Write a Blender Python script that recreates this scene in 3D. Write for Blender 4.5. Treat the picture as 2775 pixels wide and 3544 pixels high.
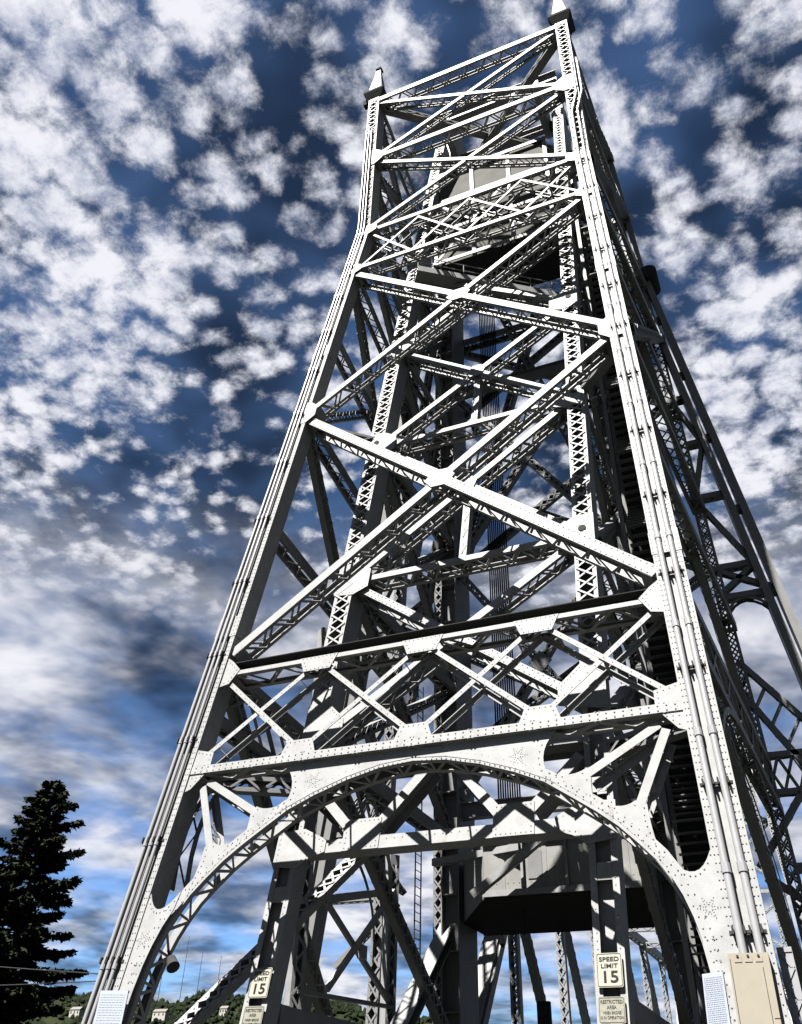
import bpy, math, random
from mathutils import Vector as V, Matrix
R = math.radians
for o in list(bpy.data.objects): bpy.data.objects.remove(o)
scene = bpy.context.scene
COL = scene.collection
rnd = random.Random(7)

# ------------------------------------------------------------------ camera, sky, sun, exposure
cam_d = bpy.data.cameras.new('camera'); cam = bpy.data.objects.new('camera', cam_d); COL.objects.link(cam)
PITCH, ROLL, YAW = R(35.78), R(1.868), R(-24.486)
fw = V((math.sin(YAW)*math.cos(PITCH), math.cos(YAW)*math.cos(PITCH), math.sin(PITCH)))
r0 = V((math.cos(YAW), -math.sin(YAW), 0)); u0 = r0.cross(fw)
rx = r0*math.cos(ROLL) + u0*math.sin(ROLL); ux = -r0*math.sin(ROLL) + u0*math.cos(ROLL)
m = Matrix((rx, ux, -fw)).transposed().to_4x4(); m.translation = V((9.397, -20.202, 1.6))
cam.matrix_world = m
cam_d.sensor_fit = 'VERTICAL'; cam_d.sensor_height = 24.0; cam_d.lens = 24.0*2992.2/3544.0
cam_d.clip_end = 20000; scene.camera = cam

SUN_EL, SUN_AZ = R(65.5), R(21)          # azimuth measured from -Y towards -X
sd = V((-math.sin(SUN_AZ)*math.cos(SUN_EL), -math.cos(SUN_AZ)*math.cos(SUN_EL), math.sin(SUN_EL)))
sl = bpy.data.lights.new('sun', 'SUN'); sl.energy = 5.0; sl.angle = R(0.5); sl.color = (1, .96, .9)
so = bpy.data.objects.new('sun', sl); COL.objects.link(so)
so.rotation_euler = (-sd).to_track_quat('-Z', 'Y').to_euler(); so.location = (-60, -60, 120)

world = bpy.data.worlds.new('World'); scene.world = world; world.use_nodes = True
nt = world.node_tree; N = nt.nodes; L = nt.links; N.clear()
def nd(t, **k):
    n = N.new(t)
    for a, b in k.items(): setattr(n, a, b)
    return n
def math_n(op, a, b=None, c=None, clamp=False):
    n = nd('ShaderNodeMath', operation=op, use_clamp=clamp)
    for i, v in enumerate((a, b, c)):
        if v is None: continue
        if isinstance(v, (int, float)): n.inputs[i].default_value = v
        else: L.new(v, n.inputs[i])
    return n.outputs[0]
def smooth(v, a, b, lo=0., hi=1.):
    n = nd('ShaderNodeMapRange', interpolation_type='SMOOTHSTEP'); L.new(v, n.inputs[0])
    for i, x in enumerate((a, b, lo, hi)): n.inputs[i+1].default_value = x
    return n.outputs[0]
def noise(vec, scale, detail=6, rough=.55, dist=0., lac=2.):
    n = nd('ShaderNodeTexNoise'); L.new(vec, n.inputs['Vector'])
    n.inputs['Scale'].default_value = scale; n.inputs['Detail'].default_value = detail
    n.inputs['Roughness'].default_value = rough; n.inputs['Distortion'].default_value = dist; n.inputs['Lacunarity'].default_value = lac
    return n.outputs['Fac']
sky = nd('ShaderNodeTexSky'); sky.sky_type = 'NISHITA'; sky.sun_disc = False
sky.sun_elevation = SUN_EL; sky.sun_rotation = math.pi + SUN_AZ
sky.air_density = 1.2; sky.dust_density = .4; sky.ozone_density = 2.5
tc = nd('ShaderNodeTexCoord'); sep = nd('ShaderNodeSeparateXYZ'); L.new(tc.outputs['Generated'], sep.inputs[0])
zz = math_n('ADD', math_n('MAXIMUM', sep.outputs[2], 0.), .13)
cu = math_n('DIVIDE', sep.outputs[0], zz); cv = math_n('DIVIDE', sep.outputs[1], zz)
comb = nd('ShaderNodeCombineXYZ'); L.new(cu, comb.inputs[0]); L.new(cv, comb.inputs[1])
P = comb.outputs[0]
warp = nd('ShaderNodeTexNoise'); L.new(P, warp.inputs['Vector']); warp.inputs['Scale'].default_value = 17.; warp.inputs['Detail'].default_value = 2
wsub = nd('ShaderNodeVectorMath', operation='SUBTRACT'); L.new(warp.outputs['Color'], wsub.inputs[0]); wsub.inputs[1].default_value = (.5, .5, .5)
wsc = nd('ShaderNodeVectorMath', operation='SCALE'); L.new(wsub.outputs[0], wsc.inputs[0]); wsc.inputs['Scale'].default_value = .045
wadd = nd('ShaderNodeVectorMath', operation='ADD'); L.new(P, wadd.inputs[0]); L.new(wsc.outputs[0], wadd.inputs[1]); PW = wadd.outputs[0]
vor = nd('ShaderNodeTexVoronoi', feature='SMOOTH_F1'); L.new(PW, vor.inputs['Vector']); vor.inputs['Scale'].default_value = 25.; vor.inputs['Smoothness'].default_value = .35
cell = math_n('SUBTRACT', 1., math_n('MULTIPLY', vor.outputs['Distance'], 1.5))
big = noise(P, 1.5, 2, .5, .2)
mid = noise(P, 7., 3, .55, .2)
fine = noise(P, 24., 6, .7, .15)
low = noise(P, .95, 3, .5, .4)
lowf = noise(P, 3.0, 4, .55, .4)
high = smooth(sep.outputs[2], .40, .60)
d_hi = math_n('ADD', math_n('ADD', math_n('MULTIPLY', big, 1.05), math_n('MULTIPLY', mid, .80)), math_n('ADD', math_n('MULTIPLY', cell, .46), math_n('MULTIPLY', fine, .85)))
d_lo = math_n('ADD', math_n('MULTIPLY', low, 1.25), math_n('ADD', math_n('MULTIPLY', lowf, .75), math_n('MULTIPLY', mid, .18)))
m_hi = smooth(d_hi, 1.32, 1.74); d_lo = math_n('SUBTRACT', d_lo, smooth(sep.outputs[2], .30, .10, 0., .10)); m_lo = smooth(d_lo, .84, 1.30)
mixm = nd('ShaderNodeMix', data_type='FLOAT'); L.new(high, mixm.inputs[0]); L.new(m_lo, mixm.inputs[2]); L.new(m_hi, mixm.inputs[3])
mask = mixm.outputs[0]
mixf = nd('ShaderNodeMix', data_type='FLOAT'); L.new(high, mixf.inputs[0]); L.new(lowf, mixf.inputs[2]); L.new(fine, mixf.inputs[3])
thick = smooth(math_n('ADD', math_n('MULTIPLY', mid, .5), math_n('MULTIPLY', mixf.outputs[0], .6)), .40, .68)
ccol = nd('ShaderNodeMix', data_type='RGBA'); L.new(thick, ccol.inputs[0])
ccol.inputs[6].default_value = (0.745, 0.832, 1.114, 1); ccol.inputs[7].default_value = (1.820, 1.836, 1.961, 1)
skyt = nd('ShaderNodeMix', data_type='RGBA', blend_type='MULTIPLY'); skyt.inputs[0].default_value = 1
L.new(sky.outputs[0], skyt.inputs[6])
tint = nd('ShaderNodeMix', data_type='RGBA'); L.new(smooth(sep.outputs[2], .50, .08), tint.inputs[0]); L.new(tint.outputs[2], skyt.inputs[7])
tint.inputs[6].default_value = (0.0745, 0.0926, 0.1138, 1); tint.inputs[7].default_value = (0.1295, 0.1765, 0.2628, 1)
veil = nd('ShaderNodeVectorMath', operation='SCALE'); L.new(skyt.outputs[2], veil.inputs[0]); L.new(smooth(noise(P, 3.3, 3, .6), .36, .66, .38, 1.5), veil.inputs['Scale'])
mixc = nd('ShaderNodeMix', data_type='RGBA'); L.new(mask, mixc.inputs[0]); L.new(veil.outputs[0], mixc.inputs[6]); L.new(ccol.outputs[2], mixc.inputs[7])
bg = nd('ShaderNodeBackground'); L.new(mixc.outputs[2], bg.inputs[0]); bg.inputs[1].default_value = .05
wo = nd('ShaderNodeOutputWorld'); L.new(bg.outputs[0], wo.inputs[0])

world.cycles.sampling_method = 'MANUAL'; world.cycles.sample_map_resolution = 512
vs = scene.view_settings; vs.view_transform = 'Standard'; vs.look = 'None'; vs.gamma = 1; vs.exposure = 3.3
vs.use_curve_mapping = False
scene.render.engine = 'CYCLES'
scene.cycles.max_bounces = 3; scene.cycles.diffuse_bounces = 1; scene.cycles.glossy_bounces = 2

# ------------------------------------------------------------------ materials
TONE = .52        # every base colour scaled down, so shade stays deep under the high exposure
def mat(name, col, rough=.5, var=.12, scale=3., bump=.0, bscale=40., stain=None, metal=0., spec=.04):
    mt = bpy.data.materials.new(name); mt.use_nodes = True
    t = mt.node_tree; n = t.nodes; b = n['Principled BSDF']
    b.inputs['Roughness'].default_value = rough; b.inputs['Metallic'].default_value = metal
    b.inputs['Specular IOR Level'].default_value = spec
    tcn = n.new('ShaderNodeTexCoord')
    nz = n.new('ShaderNodeTexNoise'); t.links.new(tcn.outputs['Object'], nz.inputs['Vector'])
    nz.inputs['Scale'].default_value = scale; nz.inputs['Detail'].default_value = 7; nz.inputs['Roughness'].default_value = .65
    rp = n.new('ShaderNodeValToRGB'); t.links.new(nz.outputs['Fac'], rp.inputs[0])
    c = tuple(x*TONE for x in col)
    rp.color_ramp.elements[0].position = .25; rp.color_ramp.elements[1].position = .75
    rp.color_ramp.elements[0].color = tuple(max(0, x*(1-var)) for x in c) + (1,)
    rp.color_ramp.elements[1].color = tuple(min(1, x*(1+var)) for x in c) + (1,)
    out = rp.outputs[0]
    if stain:
        mp = n.new('ShaderNodeMapping'); mp.inputs['Scale'].default_value = (4., 4., .7); t.links.new(tcn.outputs['Object'], mp.inputs[0])
        n2 = n.new('ShaderNodeTexNoise'); t.links.new(mp.outputs[0], n2.inputs['Vector']); n2.inputs['Scale'].default_value = 1.3; n2.inputs['Detail'].default_value = 8; n2.inputs['Roughness'].default_value = .7
        r2 = n.new('ShaderNodeValToRGB'); t.links.new(n2.outputs['Fac'], r2.inputs[0])
        r2.color_ramp.elements[0].position = .58; r2.color_ramp.elements[1].position = .80
        r2.color_ramp.elements[0].color = (0, 0, 0, 1); r2.color_ramp.elements[1].color = (.75, .75, .75, 1)
        mx = n.new('ShaderNodeMix'); mx.data_type = 'RGBA'; t.links.new(r2.outputs[0], mx.inputs[0]); t.links.new(out, mx.inputs[6]); mx.inputs[7].default_value = tuple(x*TONE for x in stain)+(1,)
        out = mx.outputs[2]
    t.links.new(out, b.inputs['Base Color'])
    if bump:
        n3 = n.new('ShaderNodeTexNoise'); t.links.new(tcn.outputs['Object'], n3.inputs['Vector']); n3.inputs['Scale'].default_value = bscale; n3.inputs['Detail'].default_value = 4
        bp = n.new('ShaderNodeBump'); bp.inputs['Strength'].default_value = bump; bp.inputs['Distance'].default_value = .02
        t.links.new(n3.outputs['Fac'], bp.inputs['Height']); t.links.new(bp.outputs[0], b.inputs['Normal'])
    return mt
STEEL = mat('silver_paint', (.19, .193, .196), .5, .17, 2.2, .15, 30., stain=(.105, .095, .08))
STEEL_SHADE = mat('silver_paint_shade', (.14, .142, .144), .45, .14, 1.3, .12, 30., stain=(.10, .09, .075))  # silver paint darkened to put the tower's inside shade into the colour
RIVET = mat('rivet_paint', (.165, .168, .172), .45, .1)
PIPE = mat('conduit_zinc', (.215, .218, .228), .33, .08, 4., metal=.25)
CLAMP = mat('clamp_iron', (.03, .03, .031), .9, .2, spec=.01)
GREYBOX = mat('grey_panel_paint', (.175, .175, .17), .5, .25, .8, .1, 20., stain=(.06, .057, .053))
CONC = mat('concrete_weight', (.055, .055, .05), .8, .4, .7, .3, 14., stain=(.085, .08, .07))
CABLE = mat('wire_rope', (.03, .03, .033), .9, .2, spec=.01)
SIGNW = mat('sign_sheet', (.215, .212, .18), .4, .06, 5.)
SIGNG = mat('sign_weathered', (.15, .147, .125), .5, .2, 9., stain=(.10, .093, .07))
INK = mat('sign_ink', (.012, .012, .012), .5, .1)
INKG = mat('sign_ink_faded', (.045, .048, .042), .6, .3)
BOARD = mat('notice_sheet', (.20, .22, .265), .35, .05, 3.)
TAN = mat('tan_cabinet_paint', (.165, .152, .125), .45, .06, 2., stain=(.13, .118, .095))
ROADM = mat('asphalt', (.045, .045, .047), .85, .3, 6., .4, 60.)
WALK = mat('concrete_walk', (.12, .117, .108), .85, .15, 2.)
GRASS = mat('grass', (.028, .031, .021), .9, .4, .5)
NEEDLE = mat('spruce_needles', (.009, .013, .006), .8, .35, 1.2)
BARK = mat('bark', (.05, .04, .03), .9, .3, 8.)
HILLM = mat('hill_green', (.008, .011, .004), .95, .5, .02)
HILLT = mat('hill_leaves', (.006, .0095, .0038), .95, .6, .03)
HOUSEW = mat('house_white', (.26, .255, .235), .8, .1)
HOUSER = mat('house_roof', (.10, .095, .09), .8, .2)
GLASSD = mat('house_glass', (.03, .035, .04), .15, .1)
REDM = mat('red_paint', (.11, .022, .018), .6, .2)
WATER = mat('canal_water', (.02, .035, .045), .08, .1, .3, .5, 2.)

# ------------------------------------------------------------------ mesh helpers
class MB:
    def __init__(s): s.v = []; s.f = []
    def quadbox(s, c8):
        b = len(s.v); s.v += [tuple(p) for p in c8]
        s.f += [tuple(b+i for i in q) for q in ((0,3,2,1),(4,5,6,7),(0,1,5,4),(1,2,6,5),(2,3,7,6),(3,0,4,7))]
    def box(s, lo, hi):
        (a,b,c),(d,e,f) = lo, hi
        s.quadbox([V((a,b,c)),V((d,b,c)),V((d,e,c)),V((a,e,c)),V((a,b,f)),V((d,b,f)),V((d,e,f)),V((a,e,f))])
    def bar(s, p0, p1, w, d, n, ct=0., cn=0.):
        """oriented box from p0 to p1: w across, d along n, centre shifted ct/cn"""
        a, t, n = frame(p0, p1, n)
        c = []
        for p in (p0, p1):
            q = V(p) + t*ct + n*cn
            c += [q - t*w/2 - n*d/2, q + t*w/2 - n*d/2, q + t*w/2 + n*d/2, q - t*w/2 + n*d/2]
        s.quadbox(c)
    def cyl(s, p0, p1, r, seg=8, r1=None):
        p0, p1 = V(p0), V(p1); r1 = r if r1 is None else r1
        a = (p1-p0).normalized(); x = a.orthogonal().normalized(); y = a.cross(x)
        b = len(s.v)
        for p, rr in ((p0, r), (p1, r1)):
            for i in range(seg):
                an = 2*math.pi*i/seg; s.v.append(tuple(p + x*math.cos(an)*rr + y*math.sin(an)*rr))
        s.f += [(b+i, b+(i+1)%seg, b+seg+(i+1)%seg, b+seg+i) for i in range(seg)]
        s.f += [tuple(b+seg-1-i for i in range(seg)), tuple(b+seg+i for i in range(seg))]
    def tube(s, pts, r, seg=8, caps=True):
        pts = [V(p) for p in pts]; b = len(s.v); prev = None
        for k, p in enumerate(pts):
            a = (pts[min(k+1, len(pts)-1)] - pts[max(k-1, 0)]).normalized()
            x = (prev - a*prev.dot(a)).normalized() if prev is not None else a.orthogonal().normalized()
            prev = x; y = a.cross(x)
            for i in range(seg):
                an = 2*math.pi*i/seg; s.v.append(tuple(p + x*math.cos(an)*r + y*math.sin(an)*r))
        for k in range(len(pts)-1):
            for i in range(seg):
                s.f.append((b+k*seg+i, b+k*seg+(i+1)%seg, b+(k+1)*seg+(i+1)%seg, b+(k+1)*seg+i))
        e = b+(len(pts)-1)*seg
        if caps: s.f += [tuple(b+seg-1-i for i in range(seg)), tuple(e+i for i in range(seg))]
    def plate(s, poly, n, th):
        """3D polygon extruded backwards from its front face by th along -n"""
        n = V(n).normalized(); poly = [V(p) for p in poly]
        nn = V((0,0,0))
        for i in range(len(poly)): nn += poly[i].cross(poly[(i+1) % len(poly)])
        if nn.dot(n) < 0: poly = poly[::-1]
        b = len(s.v); k = len(poly)
        s.v += [tuple(p) for p in poly] + [tuple(p-n*th) for p in poly]
        s.f.append(tuple(range(b, b+k))); s.f.append(tuple(b+2*k-1-i for i in range(k)))
        s.f += [(b+i, b+k+i, b+k+(i+1)%k, b+(i+1)%k) for i in range(k)]
    def slices(s, rings):
        b = len(s.v); k = len(rings[0])
        for r in rings: s.v += [tuple(p) for p in r]
        for j in range(len(rings)-1):
            for i in range(k):
                s.f.append((b+j*k+i, b+j*k+(i+1)%k, b+(j+1)*k+(i+1)%k, b+(j+1)*k+i))
        s.f.append(tuple(b+k-1-i for i in range(k))); e = b+(len(rings)-1)*k; s.f.append(tuple(e+i for i in range(k)))
    def rivet(s, p, n, r=.028):
        n = V(n).normalized(); x = n.orthogonal().normalized(); y = n.cross(x); b = len(s.v)
        for rr, h in ((r, 0), (r*.62, r*.7)):
            for i in range(6):
                an = math.pi/3*i; s.v.append(tuple(V(p) + x*math.cos(an)*rr + y*math.sin(an)*rr + n*h))
        s.f += [(b+i, b+(i+1)%6, b+6+(i+1)%6, b+6+i) for i in range(6)]; s.f.append(tuple(b+6+i for i in range(6)))
    def rivet_line(s, p0, p1, n, sp=.17, r=.028, ends=True):
        p0, p1 = V(p0), V(p1); k = max(1, int((p1-p0).length/sp))
        for i in range(k+1): s.rivet(p0.lerp(p1, i/k), n, r)
    def build(s, name, material, parent=None, kind=None, smooth=False):
        me = bpy.data.meshes.new(name); me.from_pydata(s.v, [], s.f); me.update()
        if smooth:
            for p in me.polygons: p.use_smooth = True
        me.materials.append(material)
        o = bpy.data.objects.new(name, me); COL.objects.link(o)
        if parent: adopt(o, parent)
        if kind: o['kind'] = kind
        return o
def adopt(o, parent):
    o.parent = parent
    if parent.type == 'EMPTY': o.matrix_parent_inverse = Matrix.Translation(-parent.location)
def frame(p0, p1, n):
    a = (V(p1)-V(p0)).normalized(); n = V(n); n = (n - a*n.dot(a)).normalized(); return a, n.cross(a), n
def thing(name, label, cat, loc=(0,0,0), group=None):
    o = bpy.data.objects.new(name, None); COL.objects.link(o); o.location = loc
    o['label'] = label; o['category'] = cat
    if group: o['group'] = group
    return o
def tag(o, label, cat, group=None):
    o['label'] = label; o['category'] = cat
    if group: o['group'] = group
    return o
def pieces(name, material, parent, n, fn):
    for i in range(n):
        q = MB(); fn(q, i); q.build(name, material, parent)
def struct(o): o['kind'] = 'structure'; return o
ubox = MB(); ubox.box((-.5,-.5,-.5), (.5,.5,.5))
_bar_mesh = {}
def bar_mesh(material):
    if material.name not in _bar_mesh:
        me = bpy.data.meshes.new('lacing_bar'); me.from_pydata(ubox.v, [], ubox.f); me.materials.append(material); _bar_mesh[material.name] = me
    return _bar_mesh[material.name]
BUDGET = {}
def lacing(parent, bars, material, root):
    """bars: (p0,p1,w,d,n). Singly built while the tower's budget lasts, then joined."""
    left = BUDGET.get(root.name, 0)
    if left >= len(bars):
        BUDGET[root.name] = left - len(bars)
        for p0, p1, w, d, n in bars:
            a, t, n = frame(p0, p1, n); p0, p1 = V(p0), V(p1); ln = (p1-p0).length
            o = bpy.data.objects.new('lacing_bar', bar_mesh(material)); COL.objects.link(o)
            mm = Matrix((t*w, n*d, a*ln)).transposed().to_4x4(); mm.translation = (p0+p1)/2
            o.parent = parent; o.matrix_basis = mm
    else:
        b = MB()
        for q in bars: b.bar(*q)
        b.build('lacing', material, parent, 'stuff')
def laced(root, name, p0, p1, w, d, n, mode='tb', pitch=None, double=False, bw=.07, material=None, solid=False, th=.03, fl=.11, batten=.45, rivets=False):
    """built-up member: two channel webs joined by lacing bars. tb: webs face +-n, lacing on the edges;
    fb: webs on the edges, lacing on the faces"""
    material = material or STEEL
    p0, p1 = V(p0), V(p1); a, t, n = frame(p0, p1, n); ln = (p1-p0).length
    u, v, W, D = (n, t, d, w) if mode == 'tb' else (t, n, w, d)   # webs at +-u*W/2, width D along v
    b = MB()
    for s in (-1, 1):
        b.bar(p0 + u*s*(W/2-th/2), p1 + u*s*(W/2-th/2), D, th, u)
        for q in (-1, 1):
            off = u*s*(W/2-th-fl/2) + v*q*(D/2-.012)
            b.bar(p0+off, p1+off, fl, .024, v)
    for q in (-1, 1):
        for e0, e1 in ((p0, p0+a*batten), (p1-a*batten, p1)):
            off = v*q*(D/2+.008); b.bar(e0+off, e1+off, W-.02, .016, v)
    if solid: b.bar(p0-v*(D/2-.02), p1-v*(D/2-.02), W-.08, .02, v)
    o = b.build(name, material, root)
    if rivets:
        rb = MB()
        for s in (1,):
            for q in (-1, 1):
                rb.rivet_line(p0+u*s*W/2+v*q*(D/2-.06), p1+u*s*W/2+v*q*(D/2-.06), u*s, .22)
        rb.build('rivets', RIVET, o, 'stuff')
    bars = []; pitch = pitch or W*.8
    k = max(2, int((ln-2*batten)/pitch)); st = (ln-2*batten)/k
    for q in ((-1, 1) if not solid else (1,)):
        off = v*q*(D/2+.012)
        for i in range(k):
            s0 = batten+i*st; f = 1 if (i % 2 == 0) else -1
            A = p0+a*s0+off; B = p0+a*(s0+st)+off; e = W/2-.05
            bars.append((A+u*e*f, B-u*e*f, bw, .018, v))
            if double: bars.append((A-u*e*f+v*q*.019, B+u*e*f+v*q*.019, bw, .018, v))
    lacing(o, bars, material, root)
    return o
def twin(root, name, p0, p1, w, d, n, material=None, step=1.5):
    """two parallel angles d apart along n with batten plates between"""
    p0, p1 = V(p0), V(p1); a, t, n = frame(p0, p1, n); ln = (p1-p0).length; b = MB()
    for s in (-1, 1):
        b.bar(p0+n*s*d/2, p1+n*s*d/2, w, .025, n)
        b.bar(p0+n*(s*d/2-s*.06)+t*(w/2-.0125), p1+n*(s*d/2-s*.06)+t*(w/2-.0125), .025, .10, n)
    o = b.build(name, material or STEEL, root)
    k = max(1, int(ln/step))
    pieces('batten', material or STEEL, o, k, lambda q, i: q.bar(p0+a*ln*(i+.5)/k-n*(d/2-.02), p0+a*ln*(i+.5)/k+n*(d/2-.02), .09, .02, a))
    rb = MB(); rb.rivet_line(p0+n*(d/2+.0125), p1+n*(d/2+.0125), n, .3, .020); rb.build('rivets', RIVET, o, 'stuff')
    return o
def ibeam(root, name, p0, p1, h, w, n, material=None, th=.03):
    """I or H section: web in the plane spanned by axis and n ... flanges face +-n"""
    b = MB(); p0, p1 = V(p0), V(p1); a, t, n = frame(p0, p1, n)
    b.bar(p0+n*(h/2-th/2), p1+n*(h/2-th/2), w, th, n); b.bar(p0-n*(h/2-th/2), p1-n*(h/2-th/2), w, th, n)
    b.bar(p0, p1, th, h-2*th, n)
    return b.build(name, material or STEEL, root)
def gusset(root, pts, plane, n, off, th=.03, riv=True, hole=None, material=None, name='gusset_plate'):
    n = V(n).normalized(); P3 = [plane(*p)+n*off for p in pts]; b = MB()
    b.plate(P3, n, th); o = b.build(name, material or STEEL, root)
    if riv:
        rb = MB(); c = sum(P3, V((0,0,0)))/len(P3); k = len(P3)
        ins = [c+(p-c)*(1-.09/max(.12, (p-c).length)*1.35) for p in P3]
        for i in range(k):
            if (ins[i]-ins[(i+1)%k]).length > .15: rb.rivet_line(ins[i], ins[(i+1)%k], n, .14, .021)
        rb.build('rivets', RIVET, o, 'stuff')
    return o
def bez(a, b, c, k=8):
    return [((1-t)**2*a[0]+2*(1-t)*t*b[0]+t*t*c[0], (1-t)**2*a[1]+2*(1-t)*t*b[1]+t*t*c[1]) for t in [i/k for i in range(k+1)]]

# ------------------------------------------------------------------ tower geometry
K = .18788; ZC = 45.99; YC = 8.34
nF = V((0, -1, K)).normalized(); nU = V((0, -1, 0))
def FP(x, z): return V((x, K*(z-1.6), z))
def UP(x, z): return V((x, YC, z))
def hw(z): return 8.246-.0347*(min(z, ZC)-1.6) + (.0034*(z-ZC) if z > ZC else 0)
zA, zB, zD, zE, zF, zG = 60.9, 53.7, 41.29, 28.45, 14.80, 10.70
KI = .222; nI = V((0, -1, KI)).normalized()
def IP(x, z): return V((x, 2.67+KI*(z-4.9), z))
XI = 4.78
YV = 17.4
def VP(x, z): return V((x, YV, z))
nV = V((0, -1, 0))
YR = 19.5
def XR(z): return 7.9+.125*(48-z) if z < 48 else 7.9-.045*(z-48)

# ------------------------------------------------------------------ ground
b = MB(); b.box((-9000, -3000, -1.0), (9000, 15000, -.2)); struct(b.build('ground', GRASS))
b = MB(); b.box((-4.2, -120, -.3), (4.2, 18, 0)); struct(b.build('road', ROADM))
for sx in (-1, 1):
    b = MB(); x0, x1 = sorted((sx*4.2, sx*7.0)); b.box((x0, -120, -.3), (x1, 18, .14)); struct(b.build('pavement', WALK))
b = MB()
for i in range(-12, 2):
    b.box((-.06, i*9., 0.001), (.06, i*9.+3, .004))
struct(b.build('lane_marking', mat('lane_paint', (.5, .42, .1), .7)))
b = MB(); b.box((-900, 31, -.19), (900, 122, -.12)); struct(b.build('canal_water', WATER))

# ------------------------------------------------------------------ outer tower
T = thing('bridge_tower', 'tall silver riveted steel tower with curved portal arch over the roadway', 'bridge tower', (0, 10, 0))
BUDGET['bridge_tower'] = 300
LW, LD = .39, .38          # leg half width / half depth
def leg_section(sx, z, x0, x1, y0, y1):
    c = hw(z)*sx; y = K*(z-1.6) if z < ZC else YC
    return [V((c+x0, y+y0, z)), V((c+x1, y+y0, z)), V((c+x1, y+y1, z)), V((c+x0, y+y1, z))]
for sx in (-1, 1):
    b = MB()
    b.slices([leg_section(sx, z, -LW, LW, 0, 2*LD) for z in (0, 15, 30, ZC)])
    leg = b.build('leg', STEEL, T)
    for x0, x1 in ((-LW-.03, -LW+.15), (LW-.15, LW+.03)):
        fl = MB(); fl.slices([leg_section(sx, z, x0, x1, -.08, .05) for z in (.02, 15, 30, ZC-.02)])
        fl.build('edge_strip', STEEL, leg)
    rb = MB()
    for x in (-LW+.03, -LW+.11, LW-.11, LW-.03):
        rb.rivet_line(leg_section(sx, .5, x, x, -.081, 0)[0], leg_section(sx, ZC-.1, x, x, -.081, 0)[0], nF, .19, .021)
    for y in (.08, .68):
        rb.rivet_line(leg_section(sx, .5, LW, LW, y, y)[0], leg_section(sx, ZC-.1, LW, LW, y, y)[0], (1, 0, 0), .19, .021)
    rb.build('rivets', RIVET, leg, 'stuff')
    # upper leg with crossed lacing
    laced(T, 'upper_leg', V((sx*hw(ZC), YC+.5, ZC)), V((sx*hw(zA), YC+.5, zA+.3)), .8, 1.0, nU, 'fb', .52, True, .05, batten=.3, solid=True)
    # leg splice collars
    for z in (15.9, 33.0):
        s = MB(); s.slices([leg_section(sx, zz_, -LW-.05, LW+.05, -.095, .3) for zz_ in (z, z+.9)]); sp = s.build('splice_plate', STEEL, T)
        r2 = MB()
        for k in range(5):
            q = z+.08+k*.18
            r2.rivet_line(leg_section(sx, q, -LW, 0, -.096, 0)[0], leg_section(sx, q, LW, 0, -.096, 0)[0], nF, .12, .020)
        r2.build('rivets', RIVET, sp, 'stuff')
# conduits on the legs
def legp(sx, z, dx, dy):
    y = K*(z-1.6) if z < ZC else YC
    return V((sx*hw(z)+dx, y+dy, z))
for sx, offs, rad, ztop in ((1, (-.17, .17), .085, 50.5), (-1, (-.30, -.10, .10), .06, 57.0)):
    for dx in offs:
        c = MB(); z0 = 3.4 if sx == 1 else 2.0
        pts = [legp(sx, z0, dx, -.13), legp(sx, 20, dx, -.13), legp(sx, ZC-.4, dx, -.13), legp(sx, ZC+.4, dx, -.13)]
        if sx == 1:
            pts += [legp(sx, 50.2, dx, -.13), legp(sx, 52.2, dx+.42, -.05), legp(sx, 56.0, dx+.42, .0)]
        else: pts += [legp(sx, ztop, dx, -.13)]
        cd = c.tube(pts, rad, 12, False) or c.build('conduit', PIPE, T, smooth=True)
        z = z0+3
        while z < ZC:
            cp = MB(); cp.cyl(legp(sx, z, dx, -.13), legp(sx, z+.22, dx, -.13), rad*1.22, 10); z += 3.35
            cp.build('coupling', PIPE, cd)
    z = 5.2
    while z < ZC-1:
        cl = MB(); cl.bar(legp(sx, z, min(offs)-.2, -.07), legp(sx, z, max(offs)+.2, -.07), .07, .06, nF)
        for dx in offs:
            for e in (-1, 1): cl.bar(legp(sx, z-.06, dx+e*(rad+.03), -.16), legp(sx, z+.1, dx+e*(rad+.03), -.16), .04, .14, nF)
        cl.build('pipe_clamp', CLAMP, T); z += 3.3
# caps and finials
for sx in (-1, 1):
    x = sx*hw(zA); f = MB()
    def sq(h, z, yc=YC+.5): return [V((x-h, yc-h, z)), V((x+h, yc-h, z)), V((x+h, yc+h, z)), V((x-h, yc+h, z))]
    f.slices([sq(.46, zA+.05), sq(.50, zA+.25), sq(.76, zA+1.0), sq(.76, zA+1.22)]); cap = f.build('leg_cap', CLAMP, T)
    f = MB(); f.slices([sq(.54, zA+1.22), sq(.13, zA+5.0)]); fi = f.build('finial', STEEL, T)
    g = MB(); g.slices([sq(.22, zA+5.0), sq(.22, zA+5.12), sq(.08, zA+5.2), sq(.05, zA+5.6)]); g.build('finial_tip', CLAMP, fi)
    rv = MB()
    for k in range(9):
        t = k/8; h = .54-.41*t; z = zA+1.3+3.6*t
        rv.rivet_line(V((x-h*.8, YC+.5-h, z)), V((x+h*.8, YC+.5-h, z)), nU, .16, .022)
    rv.build('rivets', RIVET, fi, 'stuff')
    lt = MB(); lt.box((x-.9 if sx < 0 else x-1.0, YC+.1, zA+.2), (x-.55 if sx < 0 else x-.6, YC+.5, zA+.75)); lt.build('lamp_housing', CLAMP, T)

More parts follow.
